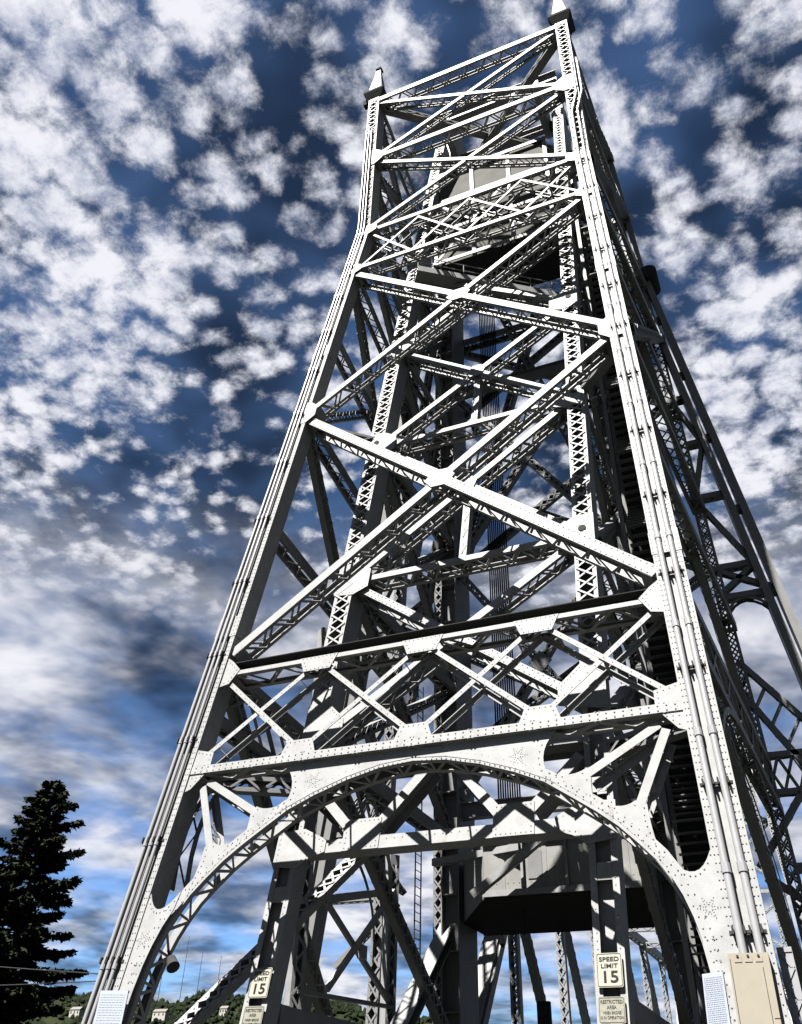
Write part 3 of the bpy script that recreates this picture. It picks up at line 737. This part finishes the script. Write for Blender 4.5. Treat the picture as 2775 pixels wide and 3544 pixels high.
lad = b.build('ladder', CLAMP, I); pieces('rung', CLAMP, lad, 48, lambda q, k: q.cyl((lx, 18.7, 3.7+k*.36), (lx, 19.4, 3.7+k*.36), .02, 5))
# left side laced brace going up and back
laced(I, 'leaning_brace', V((-10.0, 1.05, .3)), V((-4.75, 8.34, 9.58)), .62, .26, V((-.1, -.8, .5)), 'fb', .42, True, .08, batten=.3)
# catwalk around the weight
wk = [V((-3.7, 9.6, 42)), V((4.06, 15.1, 42)), V((5.5, 15.1, 42))]
b = MB()
for p, q in zip(wk, wk[1:]):
    b.bar(p, q, 1.0, .06, V((0, 0, 1))); a_, t_, n_ = frame(p, q, V((0, 0, 1)))
    for s in (-.5, .5): b.bar(p+t_*s, q+t_*s, .04, .42, V((0, 0, 1)))
wko = b.build('catwalk', STEEL, I); b = MB()
for p, q in zip(wk, wk[1:]):
    a_, t_, n_ = frame(p, q, V((0, 0, 1))); k = max(2, int((q-p).length/1.2))
    for s in (-.48, .48):
        for h in (.55, 1.05): b.cyl(p+t_*s+V((0,0,h)), q+t_*s+V((0,0,h)), .03, 6)
        for i in range(k+1): c = p.lerp(q, i/k)+t_*s; b.cyl(c, c+V((0,0,1.05)), .03, 6)
b.build('railing', STEEL, wko)

# counterweight and house box
W = thing('counterweight', 'huge tan-grey concrete counterweight with underside shade painted black hung high in the tower', 'counterweight', (0, 15, 47))
b = MB(); b.box((-4.0, 13.3, 47), (4.0, 16.9, 57)); b.build('block', CONC, W)
b = MB(); b.box((-4.05, 13.25, 46.9), (4.05, 16.95, 46.99)); b.build('underside_shade', CLAMP, W)  # dark sheet that paints in the shade under the counterweight
pieces('frame_post', STEEL_SHADE, W, 4, lambda q, i: q.box((-3.9+2.6*i-.12, 13.18, 46.9), (-3.9+2.6*i+.12, 13.297, 57.1)))
pieces('frame_rail', STEEL_SHADE, W, 4, lambda q, i: q.box((-4.1, 13.1, 47.06+3.2*i), (4.1, 13.178, 47.34+3.2*i)))
for p, q in (((-3.8, 47.3), (-1.4, 50.2)), ((1.4, 50.2), (3.8, 47.3)), ((-1.2, 50.6), (1.2, 53.4)), ((-3.8, 53.4), (-1.4, 50.6))):
    b = MB(); b.bar(V((p[0], 13.08, p[1])), V((q[0], 13.08, q[1])), .16, .04, nV); b.build('frame_brace', STEEL, W)
H = thing('portal_box', 'big grey riveted steel box with underside shade painted black slung above the roadway', 'steel box', (1, 16, 9))
b = MB()
pl = [(-1.75, 13), (4.15, 13), (4.15, 20), (-4.1, 20), (-4.1, 17.2)]
b.slices([[V((x, y, 8.95)) for x, y in pl], [V((x, y, 11.3)) for x, y in pl]]); b.build('box_shell', GREYBOX, H)
b = MB(); b.slices([[V((x, y, 8.90)) for x, y in pl], [V((x, y, 8.945)) for x, y in pl]]); b.build('underside_shade', CLAMP, H)  # dark sheet below the shell, underside shade put in as colour
pieces('rail', STEEL, H, 2, lambda q, i: q.bar(V((-1.8, 12.95, (9.05, 10.9)[i])), V((4.2, 12.95, (9.05, 10.9)[i])), (.22, .15)[i], .10, nV))
pieces('stiffener', STEEL, H, 3, lambda q, i: q.box(((-.2, 1.5, 3.0)[i]-.05, 12.84, 9.17), ((-.2, 1.5, 3.0)[i]+.05, 12.998, 10.82)))
rb = MB()
for z in (9.4, 11.15): rb.rivet_line((-1.7, 12.999, z), (4.1, 12.999, z), nV, .22, .022)
rb.build('rivets', RIVET, H, 'stuff')
pieces('seam_strip', GREYBOX, H, 4, lambda q, i: q.box(((-1.0, .65, 2.25, 3.7)[i]-.09, 12.985, 9.18), ((-1.0, .65, 2.25, 3.7)[i]+.09, 12.9985, 10.8)))
pieces('access_panel', STEEL_SHADE, H, 2, lambda q, i: q.box(((.0, 2.4)[i], 12.975, 9.5), ((.0, 2.4)[i]+.55, 12.984, 10.5)))
laced(I, 'knee_brace', V((-2.0, 12.4, 8.9)), V((1.6, 12.4, 11.3)), .28, .3, V((0, -1, 0)), 'tb', .6, False, .06, STEEL)
laced(I, 'knee_rail', V((-4.2, 14.0, 10.6)), V((-.2, 12.8, 10.6)), .25, .3, V((0, -1, 0)), 'tb', .6, False, .06, STEEL)

# plate brace from the road edge to the vertical column
b = MB(); p, q = V((-5.0, 7.2, .2)), V((-5.0, 18.3, 9.6)); nn = V((-.2, -.6, .77)); b.bar(p, q, .8, .05, nn); b.bar(p-V((0, -.35, .3)), q-V((0, -.35, .3)), .8, .05, nn)
a_, t_, n_ = frame(p, q, nn); b.bar(p+t_*.38-n_*.24, q+t_*.38-n_*.24, .04, .42, nn); b.build('plate_brace', STEEL, I)

# hoist ropes
for i in range(10):
    x = -2.95+i*.115; c = MB(); c.cyl((x+.03, 19.0, 12.6), (x, 17.0 if False else 19.0, 64.5), .045, 6)
    o = c.build('hoist_rope', CABLE); tag(o, 'dark steel hoist rope, one of a vertical bundle inside the tower', 'rope', 'hoist ropes hanging in a bundle')

# ------------------------------------------------------------------ lift span and far tower
S = thing('lift_span', 'silver truss lift span running away from the tower over the canal', 'bridge span', (0, 77, 0))
py = [17.5+i*9.75 for i in range(13)]
def tz(i): return 1.4 if i in (0, 12) else 13.3+3.0*(1-((i-6)/5)**2)
for sx in (-1, 1):
    x = sx*5.0; nn = V((1, 0, 0))
    for i in range(12):
        p, q = V((x, py[i], tz(i))), V((x, py[i+1], tz(i+1)))
        if i in (0, 11):
            b = MB(); b.bar(p, q, .95, .75, nn); b.bar(p+V((0, 0, .4)), q+V((0, 0, .4)), .05, 1.0, nn); b.build('end_post', STEEL, S)
        else:
            laced(S, 'top_chord', p, q, .6, .6, nn, 'tb', .8, False, .08)
        b = MB(); b.bar(V((x, py[i], 1.2)), V((x, py[i+1], 1.2)), .6, .5, nn); b.build('bottom_chord', STEEL, S)
        if 0 < i < 12: laced(S, 'post', V((x, py[i], 1.2)), V((x, py[i], tz(i))), .5, .5, V((0, -1, 0)), 'fb', .5, True, .07)
        if 0 < i < 11:
            a_, c_ = (V((x, py[i], tz(i))), V((x, py[i+1], 1.2))) if i < 6 else (V((x, py[i], 1.2)), V((x, py[i+1], tz(i+1))))
            laced(S, 'diagonal', a_, c_, .4, .45, V((1, 0, 0)), 'fb', .5, True, .07)
for i in range(1, 12):
    laced(S, 'top_lateral', V((-5, py[i], tz(i)-.3)), V((5, py[i], tz(i)-.3)), .5, .4, V((0, -1, 0)), 'fb', .6, False, .07)
b = MB(); b.box((-4.6, 18.1, .2), (4.6, 134, .9)); b.build('deck', WALK, S)

FT = thing('bridge_tower', 'distant silver lattice tower across the canal at the right edge', 'bridge tower', (0, 150, 0))
Y0, Y1 = 136., 156.
for sx in (-1, 1):
    for yb, yt in ((Y1, 150.), (Y0, 140.)):
        laced(FT, 'leg', V((sx*10, yb, 0)), V((sx*6.4, yt, 46)), .9, .9, nV, 'fb', .9, True, .13)
        laced(FT, 'upper_leg', V((sx*6.4, yt, 46)), V((sx*6.4, yt, 61)), .8, .8, nV, 'fb', .9, True, .13)
    laced(FT, 'column', V((sx*4.7, 137.5, 0)), V((sx*4.7, 137.5, 66)), .8, .8, nV, 'fb', .8, True, .13)
    for zz_ in (10, 22, 34, 46, 61):
        t = min(zz_, 46)/46; xx = sx*(10-3.6*t)
        laced(FT, 'side_strut', V((xx, Y0+4*t, zz_)), V((xx, Y1-6*t, zz_)), .5, .5, V((1, 0, 0)), 'tb', .8, False, .1)
lv = (2, 12, 24, 35, 46, 53, 61)
for i, zz_ in enumerate(lv):
    t = min(zz_, 46)/46; xx = 10-3.6*t; yy = Y0+4*t
    laced(FT, 'strut', V((-xx, yy, zz_)), V((xx, yy, zz_)), .5, .5, nV, 'tb', .8, False, .1)
    if i+1 < len(lv):
        z2 = lv[i+1]; t2 = min(z2, 46)/46; x2 = 10-3.6*t2; y2 = Y0+4*t2
        laced(FT, 'diagonal', V((-xx, yy, zz_)), V((x2, y2, z2)), .4, .4, nV, 'fb', .8, True, .1)
        laced(FT, 'diagonal', V((xx, yy-.3, zz_)), V((-x2, y2-.3, z2)), .4, .4, nV, 'fb', .8, True, .1)

# ------------------------------------------------------------------ signs and small things
def text(body, size, loc, u, v, n, material, parent, name='lettering', width=None, bold=0.):
    cu_ = bpy.data.curves.new('lettering', 'FONT'); cu_.body = body; cu_.size = size; cu_.align_x = 'CENTER'; cu_.align_y = 'CENTER'
    cu_.extrude = .003; cu_.offset = bold; cu_.resolution_u = 3
    tmp = bpy.data.objects.new('tmp', cu_); COL.objects.link(tmp)
    me = bpy.data.meshes.new_from_object(tmp.evaluated_get(bpy.context.evaluated_depsgraph_get())); bpy.data.objects.remove(tmp)
    sc = 1.
    xs = [q.co.x for q in me.vertices]; wd = max(xs)-min(xs)
    if width: sc = width/wd
    mm = Matrix((u*sc, v, n)).transposed().to_4x4(); mm.translation = loc
    me.transform(mm); me.materials.clear(); me.materials.append(material)
    o = bpy.data.objects.new(name, me); COL.objects.link(o); adopt(o, parent); return o
def rrect(w, h, r=.04, k=4):
    out = []
    for cx, cz, a0 in ((w/2-r, h/2-r, 0), (-w/2+r, h/2-r, 90), (-w/2+r, -h/2+r, 180), (w/2-r, -h/2+r, 270)):
        for i in range(k+1): a = R(a0+90*i/k); out.append((cx+math.cos(a)*r, cz+math.sin(a)*r))
    return out
def sign(name, label, cat, x, z, w, h, lines, sheet, ink, group=None, yaw=0.):
    p = IP(x, z)+nI*.09; n = nI.copy(); u = V((1, 0, 0)); v = n.cross(u)
    root = thing(name, label, cat, p, group)
    b = MB(); b.plate([p+u*a+v*c for a, c in rrect(w, h)], n, .012); b.build('sign_panel', sheet, root)
    b = MB(); o_, i_ = rrect(w-.035, h-.035, .035), rrect(w-.06, h-.06, .03); k = len(o_)
    for i in range(k):
        q = [p+u*o_[i][0]+v*o_[i][1], p+u*o_[(i+1)%k][0]+v*o_[(i+1)%k][1], p+u*i_[(i+1)%k][0]+v*i_[(i+1)%k][1], p+u*i_[i][0]+v*i_[i][1]]
        b.plate([t+n*.004 for t in q], n, .003)
    b.build('sign_border', ink, root)
    pieces('bracket', CLAMP, root, 2, lambda q, i: q.bar(p-n*.05+v*(h*(i-.5)*.5)-u*.3, p-n*.05+v*(h*(i-.5)*.5)+u*.3, .05, .05, n))
    for txt, sz, dz, wd, bold in lines:
        text(txt, sz, p+v*dz+n*.005, u, v, n, ink, root, width=wd, bold=bold)
    return root
SL = [('SPEED', .135, .235, .47, .002), ('LIMIT', .135, .085, .40, .002), ('15', .36, -.165, .34, .006)]
RL = [('RESTRICTED', .105, .17, .50, .001), ('AREA', .105, .055, .22, .001), ('WHEN BRIDGE', .085, -.06, .42, 0), ('IS IN OPERATION', .085, -.16, .52, 0)]
sign('speed_limit_sign', 'cream speed limit 15 sign on the right inner column', 'sign', 4.78, 4.86, .61, .762, SL, SIGNW, INK)
sign('speed_limit_sign', 'grey weathered speed limit 15 sign on the left inner column', 'sign', -4.72, 4.84, .61, .762, SL, SIGNW, INK)
sign('restricted_area_sign', 'faded restricted area sign below the right speed limit sign', 'sign', 4.78, 4.02, .61, .56, RL, SIGNG, INKG)
sign('restricted_area_sign', 'faded restricted area sign below the left speed limit sign', 'sign', -4.72, 4.0, .61, .56, RL, SIGNG, INKG)

# notice boards, cabinet, lamps and camera
def panel(name, label, cat, corners, off, mt, th, rows=0, ink=None):
    ps = [FP(*c)+nF*off for c in corners]; root = thing(name, label, cat, sum(ps, V((0,0,0)))/4)
    b = MB(); b.plate(ps, nF, th); b.build('panel', mt, root)
    u = (ps[1]-ps[0]); v = (ps[3]-ps[0]); b = MB(); rr = random.Random(3)
    for i in range(rows):
        t = .08+.86*i/rows; s = .07; e = .93
        while s < e:
            wl = rr.uniform(.04, .12); a_, c_ = ps[0]+v*t+u*s, ps[0]+v*t+u*min(e, s+wl); b.bar(a_+nF*.003, c_+nF*.003, .010, .004, nF); s += wl+.025
    if rows: b.build('small_print', ink, root)
    return root
nb = panel('notice_board', 'white notice sheet with small print on the right leg', 'notice', [(7.09, 4.42), (7.50, 4.46), (7.50, 3.3), (7.06, 3.3)], .09, BOARD, .03, 26, mat('light_print', (.13, .145, .18), .6))
panel('notice_board', 'pale blank-looking notice sheet on the left leg', 'notice', [(-8.14, 4.43), (-7.24, 4.41), (-7.1, 3.2), (-8.0, 3.2)], .25, BOARD, .03, 18, mat('faint_print', (.165, .185, .21), .6))
cb = thing('service_cabinet', 'tan metal conduit cover box at the foot of the right leg', 'cabinet', (8.05, .2, 1.8))
b = MB(); b.slices([[FP(x, z)+nF*.28 if k < 2 else FP(x, z)-nF*.0 for k, x in enumerate((7.66, 8.44, 8.44, 7.66))] for z in (.15, 4.72)]); b.build('cover', TAN, cb)
for p, q in [((x-.07, 4.6), (x+.07, 4.6)) for x in (7.85, 8.05, 8.25)] + [((8.34, z), (8.44, z)) for z in (1.4, 2.6, 3.6)]:
    b = MB(); b.bar(FP(*p)+nF*.285, FP(*q)+nF*.285, .10, .012, nF); b.build('tab', TAN, cb)
for x in (7.85, 8.05, 8.25):
    b = MB(); p = FP(x, 4.66)+nF*.288; b.cyl(p, p+nF*.02, .025, 8); b.build('bolt', CLAMP, cb)
for p, q in (((7.70, .4), (7.70, 4.62)), ((8.30, .4), (8.30, 4.45)), ((7.70, 2.5), (8.30, 2.5))):
    b = MB(); b.bar(FP(*p)+nF*.281, FP(*q)+nF*.281, .012, .006, nF); b.build('door_seam', CLAMP, cb)
b = MB(); b.bar(FP(7.80, 2.0)+nF*.30, FP(7.80, 2.25)+nF*.30, .04, .05, nF); b.build('latch', CLAMP, cb)
laced(cb, 'cable_rack', V((8.83, .75, 0)), V((8.72, 1.5, 5.0)), .3, .25, nF, 'fb', .3, False, .07, PIPE, batten=.1)
fl = thing('floodlight', 'small dark floodlight under the left foot of the arch', 'floodlight', FP(-6.75, 5.35)-nF*.4)
b = MB(); c = FP(-6.72, 5.4)-nF*.45; b.cyl(c, c+V((.18, -.1, -.22)), .12, 12, .17); b.cyl(c+V((.18, -.1, -.22)), c+V((.2, -.11, -.24)), .18, 12); b.build('lamp_body', CLAMP, fl)
b = MB(); b.bar(c, c+V((-.15, 0, .2)), .05, .05, V((0, 1, 0))); b.build('bracket', CLAMP, fl)
cm = thing('security_camera', 'small dome security camera on a bent arm below the grey box', 'camera', (-.8, 14, 8))
b = MB(); b.cyl((-.86, 15.0, 8.95), (-.86, 15.0, 7.95), .035, 8); b.cyl((-.86, 15.0, 8.1), (-1.75, 15.0, 8.1), .022, 6); b.cyl((-1.75, 15, 8.1), (-1.75, 15, 7.95), .03, 8); b.build('arm', CLAMP, cm)
b = MB(); b.cyl((-1.75, 15, 7.95), (-1.75, 15, 7.68), .07, 12, .12); b.build('housing', STEEL, cm)
b = MB(); b.cyl((-1.75, 15, 7.68), (-1.75, 15, 7.56), .11, 12, .05); b.build('dome', CLAMP, cm)
# equipment near the road beyond the tower
sg = thing('signal_box', 'dark square signal head on a post beyond the portal', 'signal', (-4.4, 31, 0))
b = MB(); b.box((-5.05, 31, 6.1), (-4.35, 31.35, 7.6)); b.build('signal_head', CLAMP, sg)
b = MB(); b.cyl((-4.7, 31.2, 0), (-4.7, 31.2, 6.1), .09, 8); b.build('post', STEEL_SHADE, sg)
# overhead wires on the left
for (p, q, lab) in ((V((-8.3, .6, 4.9)), V((-55, 6, 11.2)), 'upper thin dark wire running left from the tower leg'), (V((-8.3, .6, 4.75)), V((-55, 9, 8.0)), 'lower thin dark wire running left from the tower leg')):
    b = MB(); pts = []
    for i in range(17):
        t = i/16; c = p.lerp(q, t); c.z -= 1.0*4*t*(1-t)*.6; pts.append(c)
    b.tube(pts, .014, 5); tag(b.build('overhead_wire', CABLE), lab, 'wire')
# white approach fence posts on the left, behind the columns
for (x, y, z1, lab) in ((-8.0, 10.2, 20.0, 'thick pale vertical post rising beside the left columns'), (-8.0, 18.3, 12.2, 'pale vertical post with lacing behind the left sign')):
    r_ = thing('steel_post', lab, 'post', (x, y, 0)); BUDGET[r_.name] = 0
    laced(r_, 'shaft', V((x, y, 0)), V((x, y, z1)), .5, .5, V((-.6, -.8, 0)), 'tb', .5, False, .08)
fr = thing('cross_braced_frame', 'pale steel frame with crossed bars beyond the left columns', 'steel frame', (-8, 14, 0))
P1_, P2_, P3_, P4_ = V((-7.8, 11.6, 8.95)), V((-7.8, 17.7, 10.5)), V((-7.8, 11.9, 5.9)), V((-7.8, 17.9, 6.2))
for p, q, w_ in ((P1_, P2_, .3), (V((-7.8, 10.1, 5.63)), V((-7.8, 18.1, 6.0)), .14)):
    b = MB(); b.bar(p, q, w_, .25, V((1, 0, 0))); b.build('rail', STEEL, fr)
for p, q, s in ((P1_, P4_, 0), (P3_, P2_, .2)):
    b = MB(); b.bar(p+V((s, 0, 0)), q+V((s, 0, 0)), .22, .15, V((1, 0, 0))); b.build('cross_bar', STEEL, fr)
b = MB(); c = (P1_+P4_)/2; b.box((c.x+.08, c.y-.25, c.z-.25), (c.x+.3, c.y+.25, c.z+.25)); b.build('centre_plate', STEEL, fr)

# ------------------------------------------------------------------ trees, hill, town
def conifer(label, x, y, h, rad, seed, zb=1.2):
    rr = random.Random(seed); root = thing('spruce_tree', label, 'tree', (x, y, 0), 'spruces at the left edge')
    b = MB(); b.cyl((x, y, -.3), (x+.1, y, h*.97), .30, 10, .03); b.build('trunk', BARK, root)
    br = MB(); lf = MB(); n = int(h*7.5)
    for i in range(n):
        t = (i+rr.random())/n; z = zb+(h-zb-.3)*t
        prof = (1-t)**.55*(.50+.55*rr.random())
        Lb = max(.3, rad*prof); a = i*2.4+rr.uniform(-.5, .5); dr = V((math.cos(a), math.sin(a), 0)); sd_ = V((-dr.y, dr.x, 0))
        droop = -.10-.22*(1-t)
        def at(s_): return V((x, y, z)) + dr*Lb*s_ + V((0, 0, droop*Lb*s_ + .26*Lb*s_*s_))
        pts = [at(q) for q in (0, .35, .7, 1)]
        for p, q, r0_, r1_ in zip(pts, pts[1:], (.05, .03, .018), (.03, .018, .006)): br.cyl(p, q, r0_, 4, r1_)
        for j in range(int(10+Lb*17)):            # side twigs carrying needles
            s_ = rr.uniform(.12, 1.0); side = rr.choice((-1, 1)); tl = (.25+.42*Lb*(1-s_)*.8)*rr.uniform(.6, 1.15)
            d = (dr*.75+sd_*side*rr.uniform(.5, 1.1)+V((0, 0, rr.uniform(-.35, .15)))).normalized(); c0 = at(s_)
            for k in range(int(5+tl*11)):
                c = c0+d*tl*rr.random()+V((rr.uniform(-.07, .07), rr.uniform(-.07, .07), rr.uniform(-.10, .05)))
                l = rr.uniform(.15, .36); d1 = (d*.9+V((rr.uniform(-1, 1), rr.uniform(-1, 1), rr.uniform(-.9, .5)))*.7).normalized()
                d2 = d1.cross(V((rr.uniform(-1, 1), rr.uniform(-1, 1), rr.uniform(-1, 1)))).normalized()*l*.42
                bi = len(lf.v); lf.v += [tuple(c-d2), tuple(c+d1*l), tuple(c+d2)]; lf.f.append((bi, bi+1, bi+2))
    br.build('branches', BARK, root, 'stuff'); lf.build('crown', NEEDLE, root, 'stuff')
    return root
conifer('tall dark spruce tree with ragged crown left of the tower', -30.0, 18.2, 18.4, 5.6, 3)
conifer('shorter wide dark spruce cut by the left picture edge', -32.4, 15.4, 15.8, 6.2, 5)

def ridge(az):      # height of the far hill by azimuth from the tower (degrees from +Y, left negative)
    return 175+8*math.sin(az*.35)+6*math.sin(az*.9+1)+4*math.sin(az*2.3) if az < -21 else max(0, 175+8*math.sin(az*.35)-(az+21)*9)
b = MB(); na, nr = 70, 7; RAD0, RAD1 = 900., 1700.
for j in range(nr):
    f = j/(nr-1); rad_ = RAD0+(RAD1-RAD0)*f
    for i in range(na):
        az = -65+110*i/(na-1); h = ridge(az)*(f**.75)*rad_/RAD1
        b.v.append((9.4+math.sin(R(az))*rad_, -20+math.cos(R(az))*rad_, -1.5+h))
for j in range(nr-1):
    for i in range(na-1): b.f.append((j*na+i, j*na+i+1, (j+1)*na+i+1, (j+1)*na+i))
struct(b.build('hill', HILLM, smooth=True))
b = MB(); rr = random.Random(11)
for i in range(5200):
    az = rr.uniform(-52, 2); f = rr.random()**.6 if i > 1500 else rr.uniform(.93, 1.0); rad_ = RAD0+(RAD1-RAD0)*f; h = ridge(az)*(f**.75)*rad_/RAD1
    if h < 20: continue
    c = V((9.4+math.sin(R(az))*rad_, -20+math.cos(R(az))*rad_, -1.5+h)); hh = rr.uniform(5, 12); ww = rr.uniform(3, 6)
    bi = len(b.v); k = 6
    for (q, zz_) in ((.6, 0), (1, .35), (.75, .7)):
        for s in range(k):
            a = 2*math.pi*s/k+q; e = ww*q*rr.uniform(.7, 1.25); b.v.append((c.x+math.cos(a)*e, c.y+math.sin(a)*e, c.z+hh*zz_*rr.uniform(.85, 1.15)))
    b.v.append((c.x, c.y, c.z+hh))
    for j in range(2):
        for s in range(k): b.f.append((bi+j*k+s, bi+j*k+(s+1)%k, bi+(j+1)*k+(s+1)%k, bi+(j+1)*k+s))
    for s in range(k): b.f.append((bi+2*k+s, bi+2*k+(s+1)%k, bi+3*k))
b.build('hillside_wood', HILLT, None, 'stuff')
tag(bpy.data.objects['hillside_wood'], 'dark green wooded hillside along the horizon', 'woods')
HP = [(-43.2, .84, 'pale hillside house half hidden behind the spruce'), (-41.6, .78, 'pale hillside house between the spruce and the left tower leg'),
      (-37.1, .80, 'pale hillside house just right of the left tower leg'), (-33.6, .82, 'pale hillside house left of the weathered speed limit sign'), (-29.3, .80, 'pale hillside house seen between the left columns')]
for i, (az, f, lab) in enumerate(HP):
    rad_ = RAD0+(RAD1-RAD0)*f; h = ridge(az)*(f**.75)*rad_/RAD1; w_, d_, hh = 13+5*((i*7) % 3), 10, 7+2*(i % 3)
    c = V((9.4+math.sin(R(az))*rad_, -20+math.cos(R(az))*rad_, -1.5+h+4))
    root = thing('hillside_house', lab, 'house', c, 'houses on the far hillside')
    b = MB(); b.box((c.x-w_/2, c.y-d_/2, c.z-8), (c.x+w_/2, c.y+d_/2, c.z+hh)); b.build('wall', HOUSEW, root)
    b = MB(); b.v += [(c.x-w_/2-.6, c.y-d_/2-.6, c.z+hh), (c.x+w_/2+.6, c.y-d_/2-.6, c.z+hh), (c.x+w_/2+.6, c.y+d_/2+.6, c.z+hh), (c.x-w_/2-.6, c.y+d_/2+.6, c.z+hh), (c.x-w_/2, c.y, c.z+hh+4), (c.x+w_/2, c.y, c.z+hh+4)]
    b.f += [(0, 1, 5, 4), (2, 3, 4, 5), (1, 2, 5), (3, 0, 4), (3, 2, 1, 0)]; b.build('roof', HOUSER, root)
    for k in range(3):
        b = MB(); xx = c.x-w_/2+w_*(k+.5)/3; b.box((xx-1, c.y-d_/2-.15, c.z+hh-5), (xx+1, c.y-d_/2+.1, c.z+hh-2)); b.build('window', GLASSD, root)
for i, (az, hm) in enumerate(((-40.3, 150), (-37.4, 75), (-36.2, 105), (-35.3, 70), (-34.2, 60))):
    c = V((9.4+math.sin(R(az))*1700, -20+math.cos(R(az))*1700, ridge(az)))
    root = thing('radio_mast', ['tallest thin radio mast, beside the left tower leg', 'thin radio mast, leftmost right of the left leg', 'taller thin radio mast above the hill behind the portal', 'short thin radio mast right of the taller one', 'shortest thin radio mast nearest the left sign'][i], 'mast', c, 'radio masts on the hill')
    b = MB(); b.cyl(c-V((0, 0, 12)), c+V((0, 0, hm)), .55, 4, .3); b.build('mast_shaft', CABLE, root)
    pieces('cross_arm', CABLE, root, 7, lambda q, k: q.cyl(c+V((-.9, 0, hm*(k+1)/8)), c+V((.9, 0, hm*(k+1)/8)), .25, 4))
rbd = thing('red_building', 'low dark red brick building beyond the span, behind the right sign', 'building', (-3, 330, 0))
b = MB(); b.box((-40, 330, -.2), (25, 350, 30)); b.build('wall', REDM, rbd)
b = MB(); b.box((-41, 329.5, 30), (26, 350.5, 31)); b.build('roof', HOUSER, rbd)
